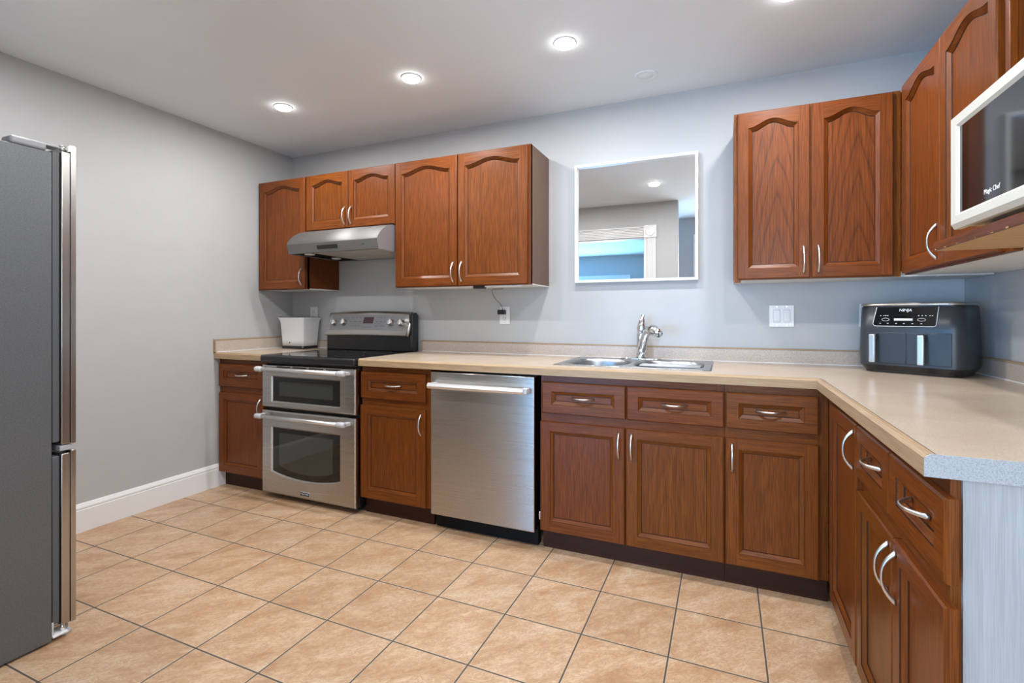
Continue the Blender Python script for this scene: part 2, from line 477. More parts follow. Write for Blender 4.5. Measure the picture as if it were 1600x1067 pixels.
p = MB().box(WX0, WX1, -7.668, -7.662, WZ0, WZ1, 'pane').build('pane', win)
# fluted casing with corner rosettes round the opening
def casing():
    mb = MB(); y0 = FY + 0.001; w = 0.12
    def fluted(a0, a1, vertical):
        n = 5
        for x0, x1, d in [(0, .012, .020), (.012, .108, .008), (.108, .12, .020)] + [(.020 + i * .0183, .029 + i * .0183, .020) for i in range(5)]:
            if vertical is not None:
                mb.box(vertical + x0, vertical + x1, y0, y0 + d, a0, a1, 'trimwhite', 0.0015, 1)
            else:
                mb.box(a0, a1, y0, y0 + d, OZ + x0, OZ + x1, 'trimwhite', 0.0015, 1)
    fluted(0.0, OZ, OX1); fluted(0.0, OZ, OX0 - w); fluted(OX0, OX1, None)
    for x in (OX1 - 0.01, OX0 - w - 0.01):
        mb.box(x, x + 0.14, y0, y0 + 0.028, OZ - 0.01, OZ + 0.13, 'trimwhite', 0.004)
        mb.lathe([(0.052, 0.0), (0.052, 0.006), (0.044, 0.004), (0.036, 0.008), (0.024, 0.004), (0.012, 0.009)], 'trimwhite', 24, (x + 0.07, y0 + 0.027, OZ + 0.06), 'y')
    mb.box(OX1 - 0.012, OX1 - 0.0005, FY - 0.12, FY, 0, OZ - 0.013, 'trimwhite')
    mb.box(OX0 + 0.0005, OX0 + 0.012, FY - 0.12, FY, 0, OZ - 0.013, 'trimwhite')
    mb.box(OX0 + 0.0005, OX1 - 0.0005, FY - 0.12, FY, OZ - 0.012, OZ - 0.0005, 'trimwhite')
    return struct(mb, 'trim_1')
casing()
# baseboard along the left wall: flat board, groove, moulded cap
prof = [(0.0005, 0.0), (0.016, 0.0), (0.016, 0.118), (0.0135, 0.121), (0.0135, 0.124), (0.015, 0.127), (0.0145, 0.134), (0.010, 0.142), (0.006, 0.150), (0.0005, 0.153)]
struct(MB().prism([(x, z) for x, z in prof], 'y', FY, -0.5925, 'trimwhite'), 'baseboard_left')

# ---------------------------------------------------------------- handles, doors, drawers
def handle(parent, x, z, y, length, vertical=True, mat='nickel', proj=0.030):
    """bow pull with flared flat feet, on the front (local -y) of a door"""
    mb = MB(); n = 24; rows = []; foot = 0.017
    for i in range(n + 1):
        q = -1 + 2 * i / n
        q = (abs(q) ** 0.8) * (1 if q > 0 else -1)
        e = 1 - abs(q) ** 2.4
        o = (q * length / 2, proj * e)
        v = (q * (length / 2 - foot), (proj - 0.0062) * e)
        c = ((o[0] + v[0]) / 2, (o[1] + v[1]) / 2); h = ((o[0] - v[0]) / 2, (o[1] - v[1]) / 2)
        wd = 0.0042 + 0.0026 * abs(q) ** 3
        row = []
        for k in range(12):
            a = 2 * pi * k / 12
            along, out, side = c[0] + h[0] * cos(a), c[1] + h[1] * cos(a) + 0.0004, wd * sin(a)
            row.append((side, -out, along) if vertical else (along, -out, side))
        rows.append(row)
    mb.grid(rows, mat, True, True, True, True)
    return mb.build('handle', parent, (x, y, z))

def front(kind, parent, x0, x1, z0, z1, y, arch=0.0, stile=0.052, top=0.045, bot=0.052, t=0.020, panel='wood_panel', hz=None):
    """framed door or drawer front; local origin at the middle of its bottom edge, front face at -t"""
    w, h = x1 - x0, z1 - z0
    mb = MB(); c = 0.004; bw, bd = 0.019, 0.012
    X = w / 2
    fm, rm, pm = ('wood_v', 'wood_h', panel) if kind == 'door' else ('wood_h', 'wood_h', 'wood_h')
    # sides, back and chamfer
    o = [(-X, 0), (X, 0), (X, h), (-X, h)]
    i_ = [(-X + c, c), (X - c, c), (X - c, h - c), (-X + c, h - c)]
    for k in range(4):
        a, b = o[k], o[(k + 1) % 4]; ai, bi = i_[k], i_[(k + 1) % 4]
        mm = 'wood_v' if k in (1, 3) else 'wood_h'
        mb.poly([(a[0], 0, a[1]), (b[0], 0, b[1]), (b[0], -t + c, b[1]), (a[0], -t + c, a[1])], mm)
        mb.poly([(a[0], -t + c, a[1]), (b[0], -t + c, b[1]), (bi[0], -t, bi[1]), (ai[0], -t, ai[1])], mm)
    mb.poly([(p[0], 0, p[1]) for p in o], 'wood_h')
    # opening outline (outer) and inner panel outline
    n = 24 if arch else 1
    xi = X - stile; zs = h - top - arch
    def archz(x, half, lift): return lift + (arch * (0.5 + 0.5 * cos(pi * x / half)) if arch else 0.0)
    tops = [(-xi + 2 * xi * k / n, archz(-xi + 2 * xi * k / n, xi, zs)) for k in range(n + 1)]
    xin = xi - bw
    itops = [(-xin + 2 * xin * k / n, archz(-xin + 2 * xin * k / n, xin, zs - bw)) for k in range(n + 1)]
    F = -t; D = -t + bd
    # stiles
    mb.poly([(-X + c, F, c), (-xi, F, c), (-xi, F, h - c), (-X + c, F, h - c)], fm)
    mb.poly([(xi, F, c), (X - c, F, c), (X - c, F, h - c), (xi, F, h - c)], fm)
    # rails
    mb.poly([(-xi, F, c), (xi, F, c), (xi, F, bot), (-xi, F, bot)], rm)
    mb.grid([[(x, F, z) for x, z in tops], [(x, F, h - c) for x, z in tops]], rm, False)
    # sloped moulding: a lip, then a slope down to the panel
    def ring(f1, f2, d1, d2, gm=None):
        rm2, fm2 = (gm or rm), (gm or fm)
        def P(q, qi, f): return (q[0] + (qi[0] - q[0]) * f, q[1] + (qi[1] - q[1]) * f)
        lo = [(-xi, bot), (xi, bot)]; li = [(-xin, bot + bw), (xin, bot + bw)]
        mb.grid([[(P(q, r, f1)[0], d1, P(q, r, f1)[1]) for q, r in zip(lo, li)], [(P(q, r, f2)[0], d2, P(q, r, f2)[1]) for q, r in zip(lo, li)]], rm2, False)
        mb.grid([[(P(q, r, f1)[0], d1, P(q, r, f1)[1]) for q, r in zip(tops, itops)], [(P(q, r, f2)[0], d2, P(q, r, f2)[1]) for q, r in zip(tops, itops)]], rm2, bool(arch))
        for s in (0, -1):
            q, r = tops[s], itops[s]; q0, r0 = lo[s], li[s]
            mb.grid([[(P(q0, r0, f1)[0], d1, P(q0, r0, f1)[1]), (P(q, r, f1)[0], d1, P(q, r, f1)[1])],
                     [(P(q0, r0, f2)[0], d2, P(q0, r0, f2)[1]), (P(q, r, f2)[0], d2, P(q, r, f2)[1])]], fm2, False)
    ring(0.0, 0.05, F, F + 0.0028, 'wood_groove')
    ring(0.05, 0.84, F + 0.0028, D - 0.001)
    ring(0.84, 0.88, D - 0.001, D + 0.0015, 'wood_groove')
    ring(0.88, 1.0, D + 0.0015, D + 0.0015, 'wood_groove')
    mb.grid([[(x, D + 0.0015, bot + bw) for x, z in itops], [(x, D + 0.0015, z) for x, z in itops]], pm, False)
    bmesh.ops.remove_doubles(mb.bm, verts=mb.bm.verts[:], dist=1e-5)
    ob = mb.build(kind, parent, ((x0 + x1) / 2, y, z0))
    if kind == 'drawer':
        handle(ob, 0, h / 2 + 0.004, -t + bd, hz or 0.118, False, proj=0.036)
    return ob
def door_handle(d, w, h, side, top, length=0.130):
    x = (w / 2 - 0.026) * (1 if side == 'R' else -1)
    z = h - 0.018 - length / 2 if top else 0.018 + length / 2
    return handle(d, x, z, -0.020, length, True)

# ---------------------------------------------------------------- base cabinets
FR, DT = 0.625, 0.020             # face frame depth, door thickness
def base_cabinet(label, loc, rz, W, drawers, doors, frame, toe=True, group='stained oak base cabinets', depth=FR, name='base_cabinet', left_side=True, right_side=True, toe_span=None):
    """frame: list of (x0,x1,z0,z1) members; drawers (x0,x1); doors (x0,x1,z0,z1,handle side or None)"""
    r = thing(name, label, 'cabinet', loc, rz, group)
    mb = MB(); g = 0.018
    mb.box(0, g, -depth + 0.02, -0.004, 0.10, 0.874, 'wood_side')
    mb.box(W - g, W, -depth + 0.02, -0.004, 0.10, 0.874, 'wood_side')
    mb.box(g, W - g, -depth + 0.02, -0.004, 0.10, 0.118, 'melamine')
    mb.box(g, W - g, -0.012, -0.004, 0.118, 0.874, 'melamine')
    mb.build('cabinet_body', r)
    mb = MB()
    for x0, x1, z0, z1 in frame:
        mb.box(x0, x1, -depth, -depth + 0.0195, z0, z1, 'wood_v' if (z1 - z0) > (x1 - x0) else 'wood_h')
    mb.build('face_frame', r)
    if toe:
        a, b = toe_span or (0, W)
        MB().box(a, b, -depth + 0.033, -depth + 0.051, 0.0, 0.099, 'wood_shaded').build('toe_kick', r)
    for x0, x1 in drawers:
        front('drawer', r, x0, x1, 0.688, 0.842, -depth, stile=0.050, top=0.044, bot=0.044)
    for x0, x1, z0, z1, side in doors:
        d = front('door', r, x0, x1, z0, z1, -depth)
        if side: door_handle(d, x1 - x0, z1 - z0, side, True)
    return r
def std_frame(W, mids=(), rail=True, z0=0.10, z1=0.874):
    f = [(0, 0.035, z0, z1), (W - 0.035, W, z0, z1), (0.035, W - 0.035, 0.838, z1), (0.035, W - 0.035, z0, 0.125)]
    if rail: f.append((0.035, W - 0.035, 0.636, 0.700))
    for m in mids: f += [(m - 0.02, m + 0.02, 0.125, 0.636), (m - 0.02, m + 0.02, 0.700, 0.838)]
    return f
ZD0, ZD1 = 0.103, 0.646
base_cabinet('narrow oak base cabinet in the left corner, between the grey wall and the range', (0.004, 0, 0), 0, 0.446,
             [(0.008, 0.438)], [(0.010, 0.438, ZD0, ZD1, 'R')], std_frame(0.446))
base_cabinet('narrow oak base cabinet with one drawer between the range and the dishwasher', (1.236, 0, 0), 0, 0.478,
             [(0.003, 0.451)], [(0.0, 0.450, ZD0, ZD1, 'R')], std_frame(0.478))
sinkcab = base_cabinet('wide oak base cabinet under the sink with two drawer fronts over two doors', (2.362, 0, 0), 0, 0.844,
             [(0.010, 0.421), (0.429, 0.842)], [(0.0, 0.417, ZD0, ZD1, 'R'), (0.424, 0.842, ZD0, ZD1, 'L')], std_frame(0.844, (0.422,)))
MB().box(-0.010, -0.0005, -0.635, -0.622, 0.150, 0.190, 'chrome', 0.002).box(-0.012, -0.0005, -0.632, -0.612, 0.166, 0.176, 'chrome', 0.001).build('hinge', sinkcab)
base_cabinet('oak base cabinet with one drawer and one door just right of the sink cabinet', (3.208, 0, 0), 0, 0.384,
             [(0.004, 0.348)], [(0.003, 0.349, ZD0, ZD1, 'L')], std_frame(0.384))
# right-hand run (local x runs towards the camera)
base_cabinet('tall-doored blind corner base cabinet in the inside corner under the air fryer', (4.232, -0.004, 0), rad(-90), 1.166,
             [], [(0.758, 1.162, 0.103, 0.840, 'R')], [(0.628, 0.758, 0.10, 0.874), (1.13, 1.166, 0.10, 0.874), (0.758, 1.13, 0.836, 0.874), (0.758, 1.13, 0.10, 0.125)],
             depth=0.639, toe_span=(0.645, 1.166))
rb = base_cabinet('oak base cabinet with paired drawers and doors at the near end of the counter', (4.232, -1.172, 0), rad(-90), 0.626,
             [(0.010, 0.324), (0.332, 0.662)], [(0.010, 0.352, ZD0, ZD1, 'R'), (0.357, 0.662, ZD0, ZD1, 'L')], std_frame(0.626, (0.328,)), depth=0.639)
MB().box(0.6265, 0.634, -0.623, -0.004, 0.0, 0.877, 'grey_end').build('end_panel', rb)['label'] = 'whitewashed grey end panel'

# ---------------------------------------------------------------- wall cabinets
def wall_cabinet(label, loc, rz, W, z0, z1, doors, frame_x, depth=0.315, arch=0.034, handle_z=True, lower=None, side='wood_side', panel='wood_panel', group='stained oak wall cabinets', side_ext=None, bw=None):
    r = thing('wall_cabinet', label, 'cabinet', (loc[0], loc[1], z0), rz, group)
    H = z1 - z0; mb = MB(); g = 0.016; BW = bw or W
    mb.box(0, BW, -depth + 0.02, -0.003, 0.0, 0.0058, 'melamine')
    mb.box(0, g, -depth + 0.0, -0.003, 0.006, H, 'wood_side')
    mb.box(BW - g, BW, -depth + (0.0 if not bw else 0.02), -0.003, 0.006, H, side)
    mb.box(g, BW - g, -depth + 0.02, -0.003, H - g, H, 'wood_side')
    mb.box(g, BW - g, -depth + 0.02, -0.003, 0.0065, 0.006 + g, 'melamine')
    mb.box(g, BW - g, -0.010, -0.003, 0.022, H - g, 'melamine')
    mb.build('cabinet_body', r)
    mb = MB()
    for x0, x1, a, b in frame_x:
        mb.box(x0, x1, -depth - 0.0005, -depth + 0.0195, a, b if b is not None else H, 'wood_v' if (b is None or b - a > x1 - x0) else 'wood_h')
    for a, b in ((0.0, 0.03), (H - 0.03, H)):
        mb.box(g + 0.001, W - 0.03, -depth + 0.001, -depth + 0.0195, a, b, 'wood_h')
    mb.build('face_frame', r)
    for x0, x1, side, hl in doors:
        d = front('door', r, x0, x1, 0.004, H - 0.006, -depth - 0.0005, arch=arch, stile=0.047, top=0.042, bot=0.050, panel=panel)
        if side: door_handle(d, x1 - x0, H, side, False, hl)
    return r
wall_cabinet('tall single-door oak wall cabinet in the left corner, left of the range hood', (0.003, 0, 0), 0, 0.482, 1.358, 2.158,
             [(0.027, 0.473, 'R', 0.130)], [(0.0, 0.03, 0, None), (0.452, 0.482, 0, None)])
wall_cabinet('short two-door oak wall cabinet directly above the range hood', (0.487, 0, 0), 0, 0.763, 1.762, 2.158,
             [(0.007, 0.378, 'R', 0.128), (0.382, 0.761, 'L', 0.128)], [(0.0, 0.03, 0, None), (0.733, 0.763, 0, None), (0.37, 0.39, 0, None)], arch=0.030)
wall_cabinet('large two-door oak wall cabinet between the range hood and the mirror', (1.252, 0, 0), 0, 0.935, 1.350, 2.158,
             [(0.003, 0.457, 'R', 0.130), (0.464, 0.918, 'L', 0.130)], [(0.0, 0.03, 0, None), (0.905, 0.935, 0, None), (0.445, 0.475, 0, None)], side='sheen_veneer')
u4 = wall_cabinet('two-door oak wall cabinet with bold arched grain, right of the mirror', (3.249, 0, 0), 0, 0.662, 1.343, 2.152,
             [(0.016, 0.319, 'R', 0.132), (0.326, 0.632, 'L', 0.132)], [(0.0, 0.03, -0.012, None), (0.632, 0.662, 0, None), (0.31, 0.335, 0, None)], panel='wood_arch', bw=0.982)
wall_cabinet('two-door oak wall cabinet on the right-hand wall, left of the microwave', (4.233, -0.345, 0), rad(-90), 0.872, 1.346, 2.152,
             [(0.030, 0.437, 'R', 0.134), (0.441, 0.832, None, 0.13)], [(0.0, 0.035, 0, None), (0.832, 0.872, 0, None), (0.425, 0.455, 0, None)])
# open cabinet that carries the microwave
oc = thing('microwave_cabinet', 'open oak wall cabinet with a deep chipped shelf under the microwave', 'cabinet', (4.233, -1.222, 1.350), rad(-90))
mb = MB()
mb.box(0.0, 0.016, -0.315, -0.003, 0.024, 0.802, 'wood_side').box(0.680, 0.696, -0.315, -0.003, 0.024, 0.802, 'wood_side')
mb.box(0.016, 0.680, -0.315, -0.003, 0.786, 0.802, 'wood_side').box(0.016, 0.680, -0.010, -0.003, 0.024, 0.786, 'wood_side')
mb.build('cabinet_body', oc)
MB().box(0.0, 0.022, -0.334, -0.3155, 0.024, 0.802, 'wood_v', 0.002).box(0.674, 0.696, -0.334, -0.3155, 0.024, 0.802, 'wood_v', 0.002).box(0.023, 0.673, -0.334, -0.3155, 0.76, 0.802, 'wood_h', 0.002).build('face_frame', oc)
mb = MB().box(0.028, 0.696, -0.493, -0.003, 0.0, 0.022, 'ply')
mb.box(0.028, 0.696, -0.4985, -0.4932, 0.0, 0.0225, 'wood_h', 0.001)
for i in range(6):
    x = 0.06 + i * 0.075 + random.uniform(-.03, .03)
    mb.box(x, x + random.uniform(.004, .012), -0.4992, -0.4984, 0.0, random.uniform(.0015, .004), 'ply')
mb.build('shelf', oc)

# ---------------------------------------------------------------- worktops
CT, CB = 0.920, 0.878
# left piece
lw = thing('worktop', 'short beige laminate worktop in the left corner, left of the range', 'worktop', (0.001, 0, CB), 0, 'beige laminate worktops')
MB().box(0.0, 0.449, -0.652, -0.001, 0.0, 0.042, 'laminate').build('laminate_top', lw)
def edge_profile(y_front, y_back): return [(y_back, 0.0), (y_front, 0.0), (y_front, 0.033), (y_front + 0.007, 0.042), (y_back, 0.042)]
MB().prism(edge_profile(-0.670, -0.6525), 'x', 0.0, 0.449, 'edge_wood').build('wood_edge', lw)['label'] = 'pale oak edging'
mb = MB().box(0.0, 0.018, -0.668, -0.001, 0.0425, 0.122, 'splash').box(0.0, 0.020, -0.670, -0.001, 0.122, 0.130, 'edge_wood_y', 0.001)
mb.box(0.0, 0.020, -0.6745, -0.6685, 0.0425, 0.130, 'edge_wood')
mb.box(0.0185, 0.449, -0.0185, -0.001, 0.0425, 0.094, 'splash').box(0.0205, 0.449, -0.020, -0.001, 0.094, 0.101, 'edge_wood', 0.001)
mb.box(0.0185, 0.449, -0.022, -0.0187, 0.0422, 0.046, 'trimwhite').box(0.0187, 0.022, -0.66, -0.022, 0.0422, 0.046, 'trimwhite')
mb.build('backsplash', lw)
# main L-shaped piece with sink cut-out
SX0, SX1, SY0, SY1 = 2.422, 3.122, -0.535, -0.135
IX = 3.563                        # back of the right run's edging
mw = thing('worktop', 'long L-shaped beige laminate worktop with sink running into the right corner', 'worktop', (0, 0, CB), 0, 'beige laminate worktops')
mb = MB()
E1 = RW - 0.002
mb.box(1.243, SX0, -0.652, -0.001, 0, 0.042, 'laminate').box(SX1, E1, -0.652, -0.001, 0, 0.042, 'laminate')
mb.box(SX0, SX1, -0.652, SY0, 0, 0.042, 'laminate').box(SX0, SX1, SY1, -0.001, 0, 0.042, 'laminate')
mb.box(IX, E1, -1.826, -0.652, 0, 0.042, 'laminate')
mb.build('laminate_top', mw)
k1 = MB()
pr_ = edge_profile(-0.670, -0.6525)
k1.grid([[(1.243, y, z) for y, z in pr_], [(3.545 + (y + 0.670), y, z) for y, z in pr_]], 'edge_wood', False, True, True, True)
k1.build('wood_edge', mw)['label'] = 'worn pale oak edging along the sink run'
k2 = MB()
k2.grid([[(3.545 + (y + 0.670), y, z) for y, z in pr_], [(3.545 + (y + 0.670), -1.826, z) for y, z in pr_]], 'edge_wood_y', False, True, True, True)
k2.box(IX - 0.0012, IX + 0.0004, -1.826, -0.655, 0.0418, 0.0423, 'textdark')
k2.build('wood_edge', mw)['label'] = 'pale oak edging along the right-hand run'
capp = [(3.545, 0.0), (3.545, 0.030), (3.547, 0.036), (3.554, 0.0415), (3.558, 0.042), (E1, 0.042), (E1, 0.0)]
MB().prism(capp, 'y', -1.830, -1.8265, 'grey_cap').build('end_cap', mw)['label'] = 'grey speckled end cap'
mb = MB()
mb.box(1.255, E1, -0.0185, -0.001, 0.0425, 0.112, 'splash').box(1.255, E1, -0.021, -0.001, 0.112, 0.119, 'edge_wood', 0.0015)
mb.box(1.243, 1.2549, -0.021, -0.001, 0.0425, 0.119, 'edge_wood')
mb.box(E1 - 0.0175, E1, -1.826, -0.0215, 0.0425, 0.112, 'splash').box(E1 - 0.020, E1, -1.826, -0.0215, 0.112, 0.119, 'edge_wood_y', 0.0015)
mb.box(1.255, E1 - 0.0215, -0.022, -0.0187, 0.0422, 0.046, 'trimwhite').box(E1 - 0.0215, E1 - 0.0178, -1.82, -0.022, 0.0422, 0.046, 'trimwhite')
mb.build('backsplash', mw)

# ---------------------------------------------------------------- sink, dish rack, faucet
def rrect(x0, x1, y0, y1, r, z, n=6):
    pts = []
    for cx, cy, a0 in ((x1 - r, y1 - r, 0), (x0 + r, y1 - r, 90), (x0 + r, y0 + r, 180), (x1 - r, y0 + r, 270)):
        for k in range(n + 1):
            a = rad(a0 + 90 * k / n)
            pts.append((cx + r * cos(a), cy + r * sin(a), z))
    return pts
sk = thing('sink', 'double-bowl stainless steel sink set into the worktop', 'sink', (2.775, -0.30, CT), 0)
def bowl(x0, x1, y0, y1, r):
    mb = MB()
    rows = [rrect(x0 - .004, x1 + .004, y0 - .004, y1 + .004, r + .004, 0.0035), rrect(x0, x1, y0, y1, r, 0.001)]
    for d, q in ((-0.02, 0.002), (-0.11, 0.008), (-0.135, 0.02), (-0.145, 0.045)):
        rows.append(rrect(x0 + q, x1 - q, y0 + q, y1 - q, max(r - q * .6, .03), d))
    mb.grid(rows, 'sinksteel', True, True, False, True)
    mb.lathe([(0.042, 0.0), (0.042, 0.003), (0.034, 0.003), (0.03, -0.001)], 'chrome', 20, ((x0 + x1) / 2, (y0 + y1) / 2, -0.1435), cap0=False)
    return mb.build('bowl', sk)
Bw = [(-0.345, -0.022, -0.225, 0.150, 0.13), (0.012, 0.338, -0.225, 0.150, 0.11)]
for b_ in Bw: bowl(*b_)
# deck: flat flange with holes, filled between outer rim and bowl mouths
mb = MB()
X0, X1, Y0, Y1 = -0.372, 0.372, -0.252, 0.250
def ring_fill(x0, x1, y0, y1, b_):
    inner = rrect(b_[0] - .004, b_[1] + .004, b_[2] - .004, b_[3] + .004, b_[4] + .004, 0.0035, 6)
    outer = []
    cx, cy = (b_[0] + b_[1]) / 2, (b_[2] + b_[3]) / 2
    for p in inner:
        dx, dy = p[0] - cx, p[1] - cy
        tx = ((x1 - cx) if dx > 0 else (x0 - cx)) / dx if abs(dx) > 1e-9 else 1e9
        ty = ((y1 - cy) if dy > 0 else (y0 - cy)) / dy if abs(dy) > 1e-9 else 1e9
        s_ = min(tx, ty)
        outer.append((cx + dx * s_, cy + dy * s_, 0.0035))
    mb.grid([inner, outer], 'sinksteel', False, True)
    # corner gussets
    for qx in (x0, x1):
        for qy in (y0, y1):
            a = min(outer, key=lambda p: abs(p[0] - qx) * 50 + abs(p[1] - qy) if abs(p[0] - qx) < 1e-6 else 9e9)
            b2 = min(outer, key=lambda p: abs(p[1] - qy) * 50 + abs(p[0] - qx) if abs(p[1] - qy) < 1e-6 else 9e9)
            mb.poly([a, (qx, qy, 0.0035), b2], 'sinksteel')
ring_fill(X0, -0.0125, Y0, Y1, Bw[0]); ring_fill(-0.0125, X1, Y0, Y1, Bw[1])
mb.grid([rrect(X0, X1, Y0, Y1, 0.001, 0.0035, 1), rrect(X0 - .006, X1 + .006, Y0 - .006, Y1 + .006, 0.012, 0.0006, 1)], 'sinksteel', True, True)
mb.build('rim', sk)
rk = thing('dish_rack', 'grey barred drying rack resting in the right sink bowl', 'dish rack', (2.950, -0.325, CT - 0.005), 0)
mb = MB()
for i in range(6): mb.tube([(-0.148, -0.05 + i * 0.02, 0), (0.148, -0.05 + i * 0.02, 0)], 0.0030, 'lightgrey', 8)
mb.build('rack_bars', rk)
MB().box(-0.160, -0.147, -0.06, 0.06, -0.006, 0.007, 'darkgrey', 0.003).build('end_strip', rk)
MB().box(0.147, 0.160, -0.06, 0.06, -0.006, 0.007, 'darkgrey', 0.003).build('end_strip', rk)
fa = thing('faucet', 'chrome kitchen faucet with side lever standing behind the sink', 'faucet', (2.770, -0.098, CT + 0.0045), 0)
MB().grid([[(0.115 * cos(a) * k, 0.030 * sin(a) * k, z) for a in [2 * pi * i / 32 for i in range(32)]] for k, z in ((1, 0), (1, 0.003), (0.93, 0.007), (0.5, 0.010), (0.25, 0.012))], 'chrome', True, True, True, True).build('base_plate', fa)
MB().lathe([(0.030, 0.010), (0.028, 0.02), (0.0255, 0.05), (0.024, 0.10), (0.0235, 0.142), (0.0225, 0.147)], 'chrome', 24).build('faucet_body', fa)
MB().tube([(0.002, 0, 0.148), (0.003, 0.001, 0.165), (0.004, 0.002, 0.188), (0.006, 0.004, 0.208), (0.008, 0.006, 0.226), (0.010, 0.008, 0.240), (0.011, 0.009, 0.250)], [0.0225, 0.026, 0.026, 0.021, 0.0145, 0.0105, 0.0125], 'chrome', 16, True).build('lever', fa)
sp = MB()
pts = [(0.004, -0.006, 0.035), (0.010, -0.016, 0.07), (0.020, -0.030, 0.105), (0.034, -0.048, 0.137), (0.050, -0.066, 0.158), (0.064, -0.080, 0.168)]
sp.tube(pts, [0.027, 0.0255, 0.024, 0.0235, 0.0235, 0.024], 'chrome', 18, True)
sp.build('spout', fa)
hd = MB()
hd.tube([(0.056, -0.074, 0.165), (0.070, -0.088, 0.171), (0.088, -0.104, 0.167), (0.106, -0.120, 0.156), (0.120, -0.132, 0.144)], [0.026, 0.030, 0.031, 0.026, 0.017], 'chrome', 18, True)
hd.build('spray_head', fa)

# ---------------------------------------------------------------- range
rg = thing('range', 'stainless double-oven electric range with black glass cooktop', 'range', (0.842, 0, 0), 0)
X0, X1 = -0.382, 0.382
MB().box(X0 + 0.003, X1 - 0.003, -0.625, -0.03, 0.03, 0.868, 'black').box(X0 + 0.03, X1 - 0.03, -0.60, -0.10, 0.012, 0.03, 'black_matte').build('body', rg)
mb = MB()
for sx in (-1, 1):
    for y in (-0.57, -0.12):
        mb = MB().lathe([(0.018, 0.0), (0.018, 0.010), (0.010, 0.013), (0.010, 0.032)], 'darkgrey', 14, (sx * 0.33, y, 0.0)); mb.build('foot', rg)
mb = MB().box(X0, X1 + 0.004, -0.688, -0.045, 0.872, 0.918, 'black', 0.012, 3)
mb.box(X0 + 0.02, X1 - 0.016, -0.665, -0.09, 0.9182, 0.9195, 'black_gloss')
mb.build('cooktop', rg)
def burners():
    mb = MB()
    for x, y, r in ((-0.19, -0.50, 0.115), (0.19, -0.50, 0.09), (-0.19, -0.23, 0.075), (0.19, -0.23, 0.095), (0.0, -0.20, 0.05)):
        mb.lathe([(r, 0.9196), (r, 0.91985), (r - 0.003, 0.91985), (r - 0.003, 0.9196)], 'darkgrey', 40, (x, y, 0), cap0=False, cap1=False)
    return mb
burners().build('burner_marking', rg)['label'] = 'thin grey burner rings'
# ovens: frame with a recessed window
def oven_door(z0, z1, wx0, wx1, wz0, wz1, sag, corner):
    mb = MB(); yf, yb, c = -0.672, -0.628, 0.012
    n = 16
    bot = [(wx0 + (wx1 - wx0) * k / n, wz0 + sag * (1 - (1 - (2 * k / n - 1) ** 2))) for k in range(n + 1)]
    top = [(x, wz1) for x, z in bot]
    # front face: strips around the window
    mb.poly([(X0 + c, yf, z0 + c), (wx0, yf, z0 + c), (wx0, yf, z1 - c), (X0 + c, yf, z1 - c)], 'steel')
    mb.poly([(wx1, yf, z0 + c), (X1 - c, yf, z0 + c), (X1 - c, yf, z1 - c), (wx1, yf, z1 - c)], 'steel')
    mb.grid([[(x, yf, z1 - c) for x, z in top], [(x, yf, z) for x, z in top]], 'steel', False)
    mb.grid([[(x, yf, z) for x, z in bot], [(x, yf, z0 + c) for x, z in bot]], 'steel', False)
    # rounded outer edge
    o = [(X0, z0), (X1, z0), (X1, z1), (X0, z1)]; ii = [(X0 + c, z0 + c), (X1 - c, z0 + c), (X1 - c, z1 - c), (X0 + c, z1 - c)]
    for k in range(4):
        a, b, ai, bi = o[k], o[(k + 1) % 4], ii[k], ii[(k + 1) % 4]
        rows = []
        for q in range(5):
            f = q / 4
            e = 1 - cos(f * pi / 2); d = sin(f * pi / 2)
            rows.append([(ai[0] + (a[0] - ai[0]) * d, yf + 0.010 * e, ai[1] + (a[1] - ai[1]) * d), (bi[0] + (b[0] - bi[0]) * d, yf + 0.010 * e, bi[1] + (b[1] - bi[1]) * d)])
        rows.append([(a[0], yb, a[1]), (b[0], yb, b[1])])
        mb.grid(rows, 'steel', True)
    mb.poly([(p[0], yb, p[1]) for p in o], 'black')
    # window reveal
    loop = top + bot[::-1]
    cx, cz = (wx0 + wx1) / 2, (wz0 + wz1) / 2
    def shrink(p, q): return (p[0] + (q if p[0] < cx - .01 else -q if p[0] > cx + .01 else 0) * min(1, abs(p[0] - cx) / (wx1 - cx) * 1.0 if abs(p[0] - cx) > (wx1 - cx) * .98 else 0), p[1] + (q if p[1] < cz else -q))
    inner = [shrink(p, 0.008) for p in loop]
    mb.grid([[(p[0], yf, p[1]) for p in loop], [(p[0], yf + 0.008, p[1]) for p in inner]], 'steel', False, True)
    ob = mb.build('oven_door', rg)
    g = MB()
    g.grid([[(p[0], yf + 0.008, p[1]) for p in inner[:n + 1]], [(p[0], yf + 0.008, p[1]) for p in inner[n + 1:][::-1]]], 'oven_glass', False)
    # inner frit line: slightly lighter see-through area
    gw = g.build('oven_window', ob)
    i2 = MB(); m_ = 0.045
    lo = [(p[0] * 0.80 + cx * 0.20, p[1] + m_ * 0.8) for p in inner[n + 1:][::-1]]
    i2.grid([[(x, yf + 0.0074, wz1 - m_ * 0.8) for x, z in lo], [(x, yf + 0.0074, z) for x, z in lo]], 'oven_inner', False)
    i2.build('inner_pane', gw)
    return ob
ou = oven_door(0.585, 0.857, -0.298, 0.268, 0.618, 0.788, 0.0, 0)
ol = oven_door(0.036, 0.566, -0.298, 0.268, 0.140, 0.464, 0.034, 0)
